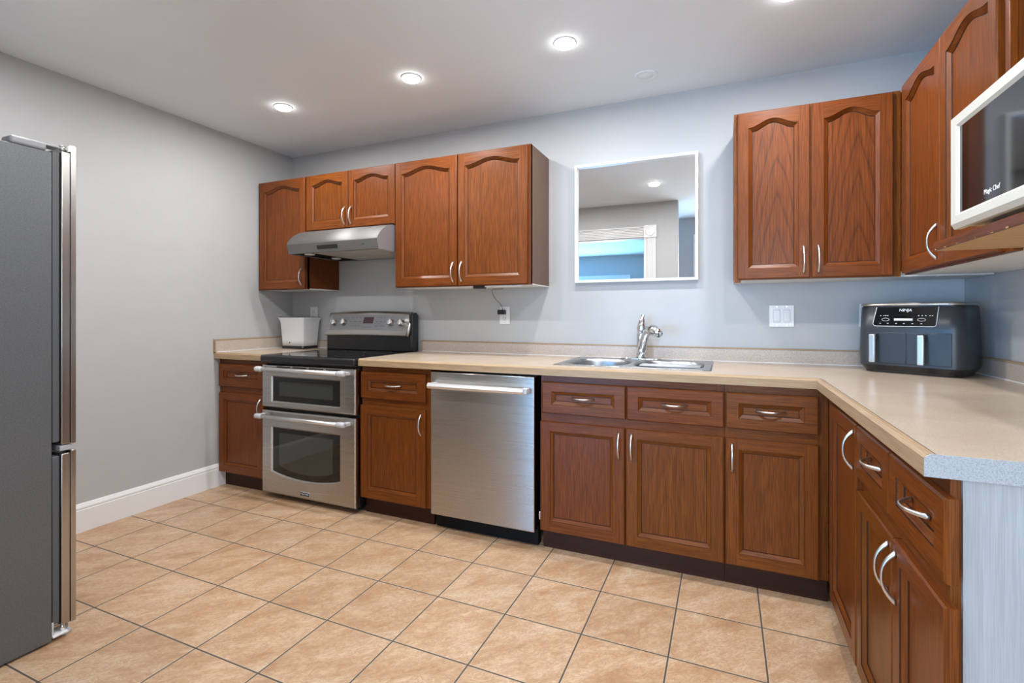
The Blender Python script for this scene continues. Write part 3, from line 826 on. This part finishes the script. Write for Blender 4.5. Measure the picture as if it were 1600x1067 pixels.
def oven_handle(door, z):
    h = MB()
    xa, xb = X0 + 0.005, X1 - 0.035
    h.tube([(xa + 0.05, -0.722, z), (xb - 0.05, -0.722, z)], 0.0125, 'satin', 16)
    for s, x in ((1, xa), (-1, xb)):
        h.lathe([(0.010, 0.0), (0.0165, 0.004), (0.0175, 0.02), (0.0175, 0.045), (0.0145, 0.058)], 'lightgrey', 18, (x, -0.722, z), 'x') if s == 1 else \
        h.lathe([(0.010, 0.0), (0.0165, -0.004), (0.0175, -0.02), (0.0175, -0.045), (0.0145, -0.058)], 'lightgrey', 18, (x, -0.722, z), 'x')
        h.box(min(x, x + s * 0.03) + 0.002, max(x, x + s * 0.03), -0.722, -0.671, z - 0.012, z + 0.010, 'lightgrey', 0.004)
    h.build('handle', door)
oven_handle(ou, 0.832); oven_handle(ol, 0.535)
mb = MB()
for i in range(4):
    x = -0.19 + i * 0.135
    for z in (0.845, 0.816): mb.box(x - 0.058, x + 0.058, -0.6727, -0.6715, z - 0.0035, z + 0.0035, 'black_matte')
mb.build('vent_slot', ou)
bd = MB().box(-0.046, 0.030, -0.6745, -0.6718, 0.057, 0.082, 'lightgrey', 0.001).box(-0.0435, 0.0275, -0.6755, -0.6744, 0.0592, 0.0798, 'black_matte').build('nameplate', ol)
text('lettering', 'MAYTAG', 0.0150, (-0.008, -0.6759, 0.0695), (rad(90), 0, 0), 'textwhite', bd)
# back guard
bgd = MB()
bgd.box(X0 + 0.002, X1 - 0.004, -0.105, -0.03, 0.9185, 1.035, 'black', 0.006)
bgd.box(X1 - 0.030, X1 + 0.004, -0.10, -0.028, 0.9185, 1.180, 'black', 0.008)
bgd.box(X0 + 0.006, X1 - 0.006, -0.065, -0.03, 1.035, 1.190, 'black', 0.004)
bgd.build('backguard', rg)
def panel_pt(x, f, off=0.0):
    """f 0 bottom .. 1 top on the leaning, slightly bowed control fascia"""
    bow = 0.012 * (1 - (x / 0.382) ** 2)
    y = -0.122 + 0.058 * f - off
    z = 1.028 + 0.160 * f + bow * (0.25 + 0.75 * f) - (0.004 if f == 0 else 0)
    return (x, y, z)
mb = MB()
xs = [X0 + (X1 - X0 - 0.03) * k / 20 for k in range(21)]
rows = [[panel_pt(x, f) for x in xs] for f in (0, 0.05, 0.2, 0.9, 1.0)]
rows = [[(x, -0.075, panel_pt(x, 0)[2]) for x in xs]] + rows + [[(x, -0.052, panel_pt(x, 1)[2] + 0.004) for x in xs], [(x, -0.036, panel_pt(x, 1)[2]) for x in xs]]
mb.grid(rows, 'steel', True)
mb.tube([(X1 - 0.030, -0.120, 1.022), (X1 - 0.026, -0.105, 1.07), (X1 - 0.024, -0.080, 1.14), (X1 - 0.024, -0.062, 1.192)], [0.012, 0.013, 0.013, 0.011], 'steel_v', 14)
mb.tube([(X0 + 0.003, -0.120, 1.022), (X0 + 0.003, -0.095, 1.09), (X0 + 0.003, -0.062, 1.188)], [0.004, 0.004, 0.004], 'steel_v', 10)
fas = mb.build('control_panel', rg)
mb = MB()
xa, xb = X0 + 0.03, X1 - 0.075
xs2 = [xa + (xb - xa) * k / 10 for k in range(11)]
mb.grid([[panel_pt(x, f, 0.0012) for x in xs2] for f in (0.22, 0.86)], 'panelgrey', False)
mb.build('fascia_plate', fas)
nrm = Vector((0, -0.160, 0.058)).normalized()
tilt = math.atan2(0.058, 0.160)
def on_panel(x, f, off): 
    p = Vector(panel_pt(x, f)); return p + Vector((0, -cos(tilt), sin(tilt))) * off
for x in (-0.312, -0.222, 0.202, 0.288):
    k = MB().lathe([(0.024, 0.0), (0.024, 0.006), (0.021, 0.010), (0.020, 0.026), (0.017, 0.029)], 'nickel', 24, axis='y')
    for f in k.bm.verts: f.co.y = -f.co.y
    k.box(-0.0045, 0.0045, -0.034, -0.010, -0.021, 0.021, 'satin', 0.002)
    kb = k.build('knob', fas, on_panel(x, 0.53, 0.001), rot=(-tilt, 0, rad(0)))
dm = MB()
c_ = on_panel(-0.005, 0.62, 0.0018)
rot = Matrix.Translation(c_) @ Matrix.Rotation(-tilt, 4, 'X')
dm.box(-0.044, 0.044, -0.002, 0.001, -0.024, 0.024, 'purpleplate', 0.001, mtx=rot)
dm.build('display', fas)
lg = MB()
random.seed(3)
for x0, x1 in ((-0.165, -0.075), (0.065, 0.155)):
    for f in (0.38, 0.56, 0.74):
        x = x0
        while x < x1:
            w = random.choice((0.008, 0.012, 0.018))
            c_ = on_panel(x, f, 0.0018); rot = Matrix.Translation(c_) @ Matrix.Rotation(-tilt, 4, 'X')
            lg.box(0, w, -0.0006, 0.0004, -0.0014, 0.0014, 'textdark', mtx=rot)
            x += w + random.choice((0.010, 0.016))
for x in (-0.30, -0.21, 0.20, 0.29):
    for k in range(8):
        a = 2 * pi * k / 8 + .3
        c_ = on_panel(x + 0.034 * cos(a), 0.53 + 0.20 * sin(a), 0.0018); rot = Matrix.Translation(c_) @ Matrix.Rotation(-tilt, 4, 'X')
        lg.box(-0.003, 0.003, -0.0006, 0.0004, -0.0012, 0.0012, 'textdark', mtx=rot)
for x in (-0.045, -0.025, -0.005, 0.015):
    c_ = on_panel(x, 0.33, 0.0018); rot = Matrix.Translation(c_) @ Matrix.Rotation(-tilt, 4, 'X')
    lg.box(0, 0.013, -0.0006, 0.0004, -0.0012, 0.0012, 'textdark', mtx=rot)
lg.build('printed_marking', fas)

# ---------------------------------------------------------------- range hood
hd = thing('range_hood', 'stainless under-cabinet range hood above the range', 'range hood', (0.866, 0, 1.585), 0)
HX0, HX1 = -0.376, 0.376
prof = [(-0.003, 0.0), (-0.003, 0.172), (-0.345, 0.172)]
for k in range(1, 9):
    a = pi / 2 * k / 8
    prof.append((-0.345 - 0.155 * sin(a) * (0.62 + 0.38 * k / 8), 0.172 - 0.107 * (1 - cos(a)) ** 0.9))
prof += [(-0.500, 0.062), (-0.484, 0.002), (-0.480, 0.0)]
n = len(prof)
mb = MB()
rows = [[(x, y, z) for y, z in prof] for x in (HX0, HX1)]
# skin without the bottom
k = mb.mi('steel_hood')
V = [[mb.bm.verts.new(p) for p in r] for r in rows]
for i in range(n - 1):
    f = mb.bm.faces.new((V[0][i], V[0][i + 1], V[1][i + 1], V[1][i])); f.material_index = k; f.smooth = 2 < i < n - 4
k = mb.mi('hood_side')
for r in V:
    f = mb.bm.faces.new(r); f.material_index = k
mb.box(HX0 + 0.004, HX1 - 0.004, -0.474, -0.006, 0.006, 0.012, 'black_matte')
shell = mb.build('hood_shell', hd)
MB().box(-0.105, 0.065, -0.0025, 0.0015, -0.013, 0.013, 'black_gloss', 0.003).build('control_strip', hd, (-0.01, -0.4925, 0.033), rot=(rad(15), 0, 0))
for i, (a, b) in enumerate(((-0.170, 0.098), (0.104, 0.368))):
    mb = MB().box(a, b, -0.462, -0.030, -0.001, 0.005, 'filter', 0.001)
    mb.build('grease_filter', hd)
for x, y in ((-0.255, -0.415), (-0.270, -0.150)):
    MB().lathe([(0.034, 0.004), (0.034, -0.003), (0.028, -0.005), (0.010, -0.006)], 'white', 22, (x, y, 0.002)).build('hood_lamp', hd)
text('lettering', 'broan', 0.012, (0.262, -0.4945, 0.036), (rad(105), 0, 0), 'textdark', hd)

# ---------------------------------------------------------------- dishwasher
dw = thing('dishwasher', 'stainless steel dishwasher with bar handle under the counter', 'dishwasher', (2.036, 0, 0), 0)
MB().box(-0.290, 0.290, -0.600, -0.06, 0.10, 0.868, 'black').build('body', dw)
MB().box(-0.300, 0.300, -0.600, -0.56, 0.004, 0.098, 'black_matte').build('toe_kick', dw)
dp = MB().box(-0.302, 0.302, -0.662, -0.612, 0.090, 0.866, 'steel', 0.005, 3).box(-0.296, 0.296, -0.612, -0.6005, 0.10, 0.860, 'black').build('door', dw)
h = MB()
h.tube([(-0.290, -0.705, 0.796), (0.262, -0.705, 0.796)], 0.0165, 'satin', 8, True, up=(0, 0, 1), smooth=False)
for x in (-0.270, 0.262): h.box(x - 0.016, x + 0.016, -0.705, -0.6615, 0.783, 0.810, 'lightgrey', 0.003)
h.build('handle', dp)

# ---------------------------------------------------------------- refrigerator
fr = thing('refrigerator', 'grey-sided steel bottom-freezer refrigerator at the left edge of the view', 'refrigerator', (0.652, 0, 0), 0)
MB().box(-0.350, 0.350, -2.70, -1.992, 0.008, 1.756, 'fridgeside', 0.004).build('cabinet_body', fr)
def fdoor(z0, z1, flange):
    mb = MB()
    mb.box(-0.340, 0.342, -1.9885, -1.966, z0 + 0.012, z1 - 0.012, 'slategrey', 0.003)
    d = mb
    d.box(-0.350, 0.348, -1.9645, -1.937, z0, z1 - 0.006, 'steel_v', 0.003)
    # curved front skin
    rows = []
    for k in range(13):
        x = -0.350 + 0.701 * k / 12
        b = 0.010 * (1 - ((x) / 0.350) ** 2)
        rows.append([(x, -1.937, z0), (x, -1.922 + b, z0), (x, -1.922 + b, z1 + flange), (x, -1.937, z1 + flange)])
    d.grid(rows, 'steel_v', True, True, True, True)
    o = d.build('door', fr)
    mb = MB()
    mb.box(-0.335, 0.3455, -1.9665, -1.9640, z0 + 0.010, z1 - 0.012, 'black_matte')
    mb.box(-0.3505, 0.3495, -1.9375, -1.9355, z0 + 0.003, z1, 'black_matte')
    mb.build('gasket', o)
    return o
fdoor(0.703, 1.775, 0.022); fl = fdoor(0.048, 0.676, 0.0)
MB().box(0.20, 0.346, -1.968, -1.93, 0.6795, 0.6995, 'greyplastic', 0.003).build('middle_hinge', fr)
mb = MB()
mb.box(0.285, 0.349, -2.105, -2.005, 1.7565, 1.785, 'covergrey', 0.009, 3)
mb.box(0.295, 0.345, -2.02, -1.965, 1.7765, 1.783, 'covergrey', 0.003).lathe([(0.012, 1.776), (0.012, 1.792), (0.006, 1.794)], 'chrome', 14, (0.325, -1.950, 0))
mb.build('hinge_cover', fr)
mb = MB()
mb.box(0.29, 0.352, -1.990, -1.945, 0.016, 0.024, 'white', 0.002).box(0.30, 0.345, -1.991, -1.985, 0.016, 0.07, 'lightgrey', 0.001)
mb.lathe([(0.007, 0.024), (0.007, 0.047)], 'chrome', 12, (0.335, -1.955, 0))
mb.build('bottom_hinge', fr)
MB().lathe([(0.016, 0.0), (0.016, 0.014), (0.008, 0.016), (0.008, 0.046)], 'lightgrey', 14, (0.318, -1.940, 0)).build('levelling_foot', fr)
MB().box(-0.33, 0.33, -2.69, -2.02, 0.0, 0.008, 'black_matte').build('base', fr)

# ---------------------------------------------------------------- microwave
mi = thing('microwave', 'cream countertop microwave with dark glass door on the open shelf', 'microwave', (3.740, -1.418, 1.3735), rad(-90))
# local: x towards camera, front at -y (world -x); y positive goes to the wall
MB().box(0.004, 0.432, 0.002, 0.36, 0.014, 0.282, 'offwhite', 0.008).build('body', mi)
for x in (0.05, 0.38):
    for y in (0.05, 0.31): MB().lathe([(0.014, 0.0), (0.014, 0.010), (0.010, 0.014)], 'darkgrey', 14, (x, y, 0)).build('foot', mi)
mb = MB()
GX0, GX1, GZ0, GZ1 = 0.044, 0.335, 0.044, 0.248
def frame_ring(mb, m, a, ya, b, yb):
    A = [(a[0], ya, a[2]), (a[1], ya, a[2]), (a[1], ya, a[3]), (a[0], ya, a[3])]
    B = [(b[0], yb, b[2]), (b[1], yb, b[2]), (b[1], yb, b[3]), (b[0], yb, b[3])]
    mb.grid([A, B], m, False, True)
frame_ring(mb, 'offwhite', (0, 0.436, 0.010, 0.284), 0.0005, (0, 0.436, 0.010, 0.284), -0.014)
frame_ring(mb, 'offwhite', (0, 0.436, 0.010, 0.284), -0.014, (0.010, 0.430, 0.020, 0.276), -0.024)
frame_ring(mb, 'offwhite', (0.010, 0.430, 0.020, 0.276), -0.024, (GX0 - .006, GX1 + .006, GZ0 - .006, GZ1 + .006), -0.024)
frame_ring(mb, 'offwhite', (GX0 - .006, GX1 + .006, GZ0 - .006, GZ1 + .006), -0.024, (GX0, GX1, GZ0, GZ1), -0.018)
mb.poly([(0, 0.0005, 0.010), (0.436, 0.0005, 0.010), (0.436, 0.0005, 0.284), (0, 0.0005, 0.284)], 'offwhite')
dr_ = mb.build('door', mi)
MB().box(GX0, GX1, -0.018, -0.012, GZ0, GZ1, 'black_gloss').build('door_window', dr_)
text('lettering', 'Magic Chef', 0.0150, (0.197, -0.0185, 0.064), (rad(90), 0, 0), 'textwhite', dr_)
MB().box(0.345, 0.428, -0.0255, -0.0235, 0.03, 0.268, 'darkgrey', 0.002).build('control_panel', mi)

# ---------------------------------------------------------------- air fryer
af = thing('air_fryer', 'dark grey two-drawer air fryer in the right corner of the worktop', 'air fryer', (3.990, -0.252, CT + 0.0005), rad(-33))
def shell_rows(w, d, z, r=0.05, bulge=0.0):
    return rrect(-w / 2, w / 2, -d / 2, d / 2, r, z, 7)
AW, AD = 0.376, 0.262
mb = MB()
mb.grid([shell_rows(AW * .90, AD * .88, 0.0), shell_rows(AW * .92, AD * .90, 0.012), shell_rows(AW, AD, 0.034)], 'black', False, True, True, False)
mb.build('base', af)
mb = MB()
mb.grid([shell_rows(AW, AD, 0.034), shell_rows(AW + .004, AD + .004, 0.10), shell_rows(AW, AD, 0.19), shell_rows(AW * .975, AD * .975, 0.290)], 'fryer', True, True, False, True)
mb.build('housing', af)
mb = MB()
mb.grid([shell_rows(AW * .955, AD * .955, 0.288), shell_rows(AW * .955, AD * .955, 0.294)], 'black', False, True, False, False)
mb.grid([shell_rows(AW * .985, AD * .985, 0.294), shell_rows(AW * .99, AD * .99, 0.298), shell_rows(AW * .975, AD * .97, 0.304), shell_rows(AW * .90, AD * .88, 0.3065)], 'steel', True, True, True, True)
mb.build('lid', af)
yfr = -AD / 2 - 0.0015
for s in (-1, 1):
    x0, x1 = (-0.150, -0.0015) if s < 0 else (0.0015, 0.150)
    dd = MB().box(x0, x1, yfr - 0.002, yfr + 0.020, 0.044, 0.178, 'fryer', 0.002).build('drawer', af)
    xh = (-0.112 if s < 0 else 0.060)
    hm = MB()
    hm.box(xh - 0.012, xh + 0.012, yfr - 0.043, yfr - 0.030, 0.046, 0.170, 'nickel', 0.004, 3)
    hm.box(xh - 0.011, xh + 0.013, yfr - 0.0305, yfr - 0.0015, 0.150, 0.172, 'black', 0.004)
    hm.box(xh - 0.008, xh + 0.010, yfr - 0.0305, yfr - 0.024, 0.060, 0.152, 'black', 0.002)
    hm.build('handle', dd)
cp = MB()
def pan(x, z, o): return (x, -AD / 2 * (1 - 0.025 * (z - .19) / .10) - o, z)
cp.grid([[pan(-0.108, 0.288, .0012), pan(0.124 - 0.016, 0.288, .0012)], [pan(-0.122, 0.206, .0012), pan(0.106 - 0.008, 0.206, .0012)]], 'black_gloss', False)
o_ = cp.build('control_panel', af)
bd = MB()
seq = [(-0.108, 0.288), (-0.123, 0.215), (-0.118, 0.207), (-0.108, 0.205), (0.088, 0.205), (0.098, 0.208), (0.101, 0.216), (0.108, 0.288)]
bd.tube([pan(x, z, .0016) for x, z in seq], 0.0012, 'textwhite', 6)
bd.build('panel_trim', o_)
pm = MB()
for x in (-0.075, 0.052):
    pm.tube([pan(x + 0.012 * cos(a) * (1.15), 0.234 + 0.006 * sin(a), .0018) for a in [2 * pi * i / 16 for i in range(17)]], 0.0007, 'textwhite', 5)
pm.tube([pan(-0.044, 0.234, .0016), pan(0.022, 0.234, .0016)], 0.0050, 'textwhite', 8, flat=0.3, up=(0, -1, 0))
for x in (-0.095, -0.083, -0.076, -0.069, 0.04, 0.052, 0.064, 0.078, 0.086):
    pm.box(x, x + 0.004, pan(x, .252, .0016)[1], pan(x, .252, .001)[1], 0.250, 0.2525, 'textwhite')
for x in (-0.098, -0.070, -0.040, -0.012, 0.018, 0.048):
    pm.box(x, x + 0.006, pan(x, .217, .0016)[1], pan(x, .217, .001)[1], 0.216, 0.2185, 'lightgrey')
pm.build('printed_marking', o_)
text('lettering', 'NINJA', 0.0165, (-0.004, pan(0, .277, .0018)[1], 0.274), (rad(90 - 1.7), 0, 0), 'textwhite', o_, shear=0.15)

# ---------------------------------------------------------------- planter
pl = thing('planter', 'white square self-watering planter on a black tray in the left corner', 'planter', (0.206, -0.118, CT + 0.0005), 0)
PW, PD = 0.215, 0.150
def pr4(w, d, z): 
    c = 0.014
    return rrect(-w / 2, w / 2, -d / 2, d / 2, c, z, 4)
MB().grid([pr4(PW * 1.0, PD * 1.0, 0.0), pr4(PW * 1.03, PD * 1.03, 0.006), pr4(PW * 0.99, PD * .99, 0.020)], 'black', False, True, True, True).build('tray', pl)
mb = MB()
rows = []
for z, w, d in ((0.0205, .215, .148), (0.06, .219, .152), (0.11, .225, .158), (0.16, .231, .163), (0.20, .238, .169), (0.220, .250, .178), (0.228, .260, .184), (0.235, .262, .186)):
    rows.append(pr4(w, d, z))
rows += [pr4(.254, .178, .235), pr4(.246, .170, .226)]
mb.grid(rows, 'white', True, True, True, False)
mb.build('pot', pl)
mb = MB().grid([pr4(.250, .174, 0.224), pr4(.256, .180, 0.237), pr4(.250, .174, 0.241), pr4(.240, .166, 0.240)], 'black', False, True, False, False)
mb.build('rim_insert', pl)
MB().grid([pr4(.246, .172, 0.216), pr4(.246, .172, 0.232)], 'soil', False, True, True, True).build('soil', pl)
MB().lathe([(0.0065, -0.0010), (0.0065, 0.0012), (0.003, 0.0016)], 'black', 14, (-0.025, -0.0755, 0.045), 'y').build('drain_plug', pl)

# ---------------------------------------------------------------- mirror, outlets, switch, cord
mr = thing('mirror', 'square wall mirror in a thin white frame above the sink', 'mirror', (2.7175, 0, 1.370), 0)
mb = MB(); hw, hh = 0.3545, 0.717
for a, b, c, d in ((-hw, -hw + .016, 0, hh), (hw - .016, hw, 0, hh), (-hw + .016, hw - .016, 0, .016), (-hw + .016, hw - .016, hh - .016, hh)):
    mb.box(a, b, -0.034, -0.0015, c, d, 'white', 0.0015)
mb.build('frame', mr)
MB().box(-hw + .015, hw - .015, -0.016, -0.010, .015, hh - .015, 'mirror').build('mirror_glass', mr)

def outlet(label, x, z, plugged=False):
    r = thing('wall_outlet', label, 'outlet', (x, -0.001, z), 0, 'white wall outlets')
    MB().box(-0.0365, 0.0365, -0.006, 0.0, -0.058, 0.058, 'white', 0.003).build('cover_plate', r)
    for s in (1, -1):
        mb = MB().box(-0.0165, 0.0165, -0.0085, -0.0055, s * 0.0205 - 0.0155, s * 0.0205 + 0.0155, 'white', 0.004)
        for dx in (-0.0065, 0.0065): mb.box(dx - 0.0012, dx + 0.0012, -0.0088, -0.008, s * 0.0205 - 0.001, s * 0.0205 + 0.008, 'black_matte')
        mb.lathe([(0.0025, -0.0088), (0.0025, -0.008)], 'black_matte', 10, (0, 0, s * 0.0205 - 0.008), 'y')
        mb.build('socket', r)
    MB().lathe([(0.003, -0.0072), (0.003, -0.0055)], 'nickel', 10, (0, 0, -0.047), 'y').build('screw', r)
    MB().lathe([(0.003, -0.0072), (0.003, -0.0055)], 'nickel', 10, (0, 0, 0.047), 'y').build('screw', r)
    return r
outlet('white wall outlet holding a black adapter, under the large wall cabinet', 1.882, 1.172)
outlet('white wall outlet above the planter, left of the range', 0.232, 1.180)
outlet('white wall outlet half hidden behind the left side of the air fryer', 3.862, 1.172)
pa = thing('power_adapter', 'black plug-in power adapter with a thin cord rising to the cabinet', 'adapter', (1.872, -0.0095, 1.192), 0)
MB().box(-0.026, 0.024, -0.038, -0.0005, -0.014, 0.016, 'black', 0.005, 3).build('plug', pa)
MB().tube([(0.008, -0.025, 0.014), (0.008, -0.026, 0.028), (0.000, -0.028, 0.044), (-0.014, -0.030, 0.062), (-0.034, -0.032, 0.080), (-0.048, -0.033, 0.100), (-0.062, -0.034, 0.122), (-0.065, -0.035, 0.142), (-0.056, -0.036, 0.1535), (-0.030, -0.038, 0.151), (0.0, -0.040, 0.1495), (0.018, -0.042, 0.155)], 0.0016, 'black', 8).build('cord', pa)
lt = thing('light_strip', 'slim white strip light with black clip under the large wall cabinet', 'light', (1.72, -0.285, 1.330), 0)
MB().box(-0.35, 0.40, -0.009, 0.009, 0.012, 0.024, 'white', 0.002).build('strip', lt)
MB().box(0.085, 0.160, -0.020, 0.012, 0.004, 0.0255, 'black', 0.002).build('clip', lt)
sw = thing('light_switch', 'white double rocker light switch below the wall cabinet', 'switch', (3.483, -0.001, 1.169), 0)
MB().box(-0.0585, 0.0585, -0.006, 0.0, -0.058, 0.058, 'white', 0.003).build('cover_plate', sw)
for x in (-0.023, 0.023):
    mb = MB().box(x - 0.0165, x + 0.0165, -0.0075, -0.0055, -0.0335, 0.0335, 'white', 0.0008)
    mb.box(x - 0.0157, x + 0.0157, -0.00765, -0.0074, -0.0325, 0.0325, 'greyplastic')
    mb.prism([(-0.0074, -0.031), (-0.0105, -0.031), (-0.0082, 0.0), (-0.0078, 0.031), (-0.0074, 0.031)], 'x', x - 0.0145, x + 0.0145, 'white')
    mb.build('rocker', sw)
for x in (-0.023, 0.023):
    for z in (-0.0485, 0.0485): MB().lathe([(0.003, -0.0072), (0.003, -0.0055)], 'nickel', 10, (x, 0, z), 'y').build('screw', sw)

# ---------------------------------------------------------------- ceiling lights
def can(x, y, label):
    r = thing('ceiling_light', label, 'ceiling light', (x, y, CEIL), 0, 'round recessed ceiling lights')
    MB().lathe([(0.054, -0.0005), (0.054, -0.0015), (0.051, -0.004), (0.047, -0.0055), (0.046, -0.004)], 'trimwhite', 36, cap0=True, cap1=False).build('trim_ring', r)
    MB().lathe([(0.046, -0.0042), (0.0455, -0.008), (0.043, -0.012), (0.036, -0.0155), (0.022, -0.0178), (0.001, -0.0182)], 'lens', 32, cap0=False).build('lens', r)
    l = area('lamp', (0, 0, -0.022), (0, 0, 0), 0.090, 0.090, LAMP_W, LAMP_COL, 'DISK')
    l.parent = r
    return r
names = {(0, 0): 'lit round ceiling light nearest the left wall', (1, 0): 'second lit round ceiling light from the left wall',
         (2, 0): 'lit round ceiling light in front of the mirror, beside the round vent', (3, 0): 'lit round ceiling light at the top edge, above the right wall cabinets'}
for j, y in enumerate((-0.748, -1.97)):
    for i, x in enumerate((0.735, 1.667, 2.523, 3.443)):
        if j: x += 0.06
        lab = names.get((i, j)) or ('lit round ceiling light seen reflected in the mirror, standing nearer the camera' if i == 2 else 'lit round ceiling light of the second row, out of direct view')
        can(x, y, lab)
vt = thing('ceiling_vent', 'flat round white ceiling cover above the mirror', 'vent', (2.823, -0.275, CEIL), 0)
MB().lathe([(0.062, -0.0005), (0.062, -0.003), (0.057, -0.005), (0.042, -0.0052), (0.040, -0.0035), (0.036, -0.0035), (0.034, -0.0055), (0.001, -0.0058)], 'ceiling', 36).build('cover', vt)
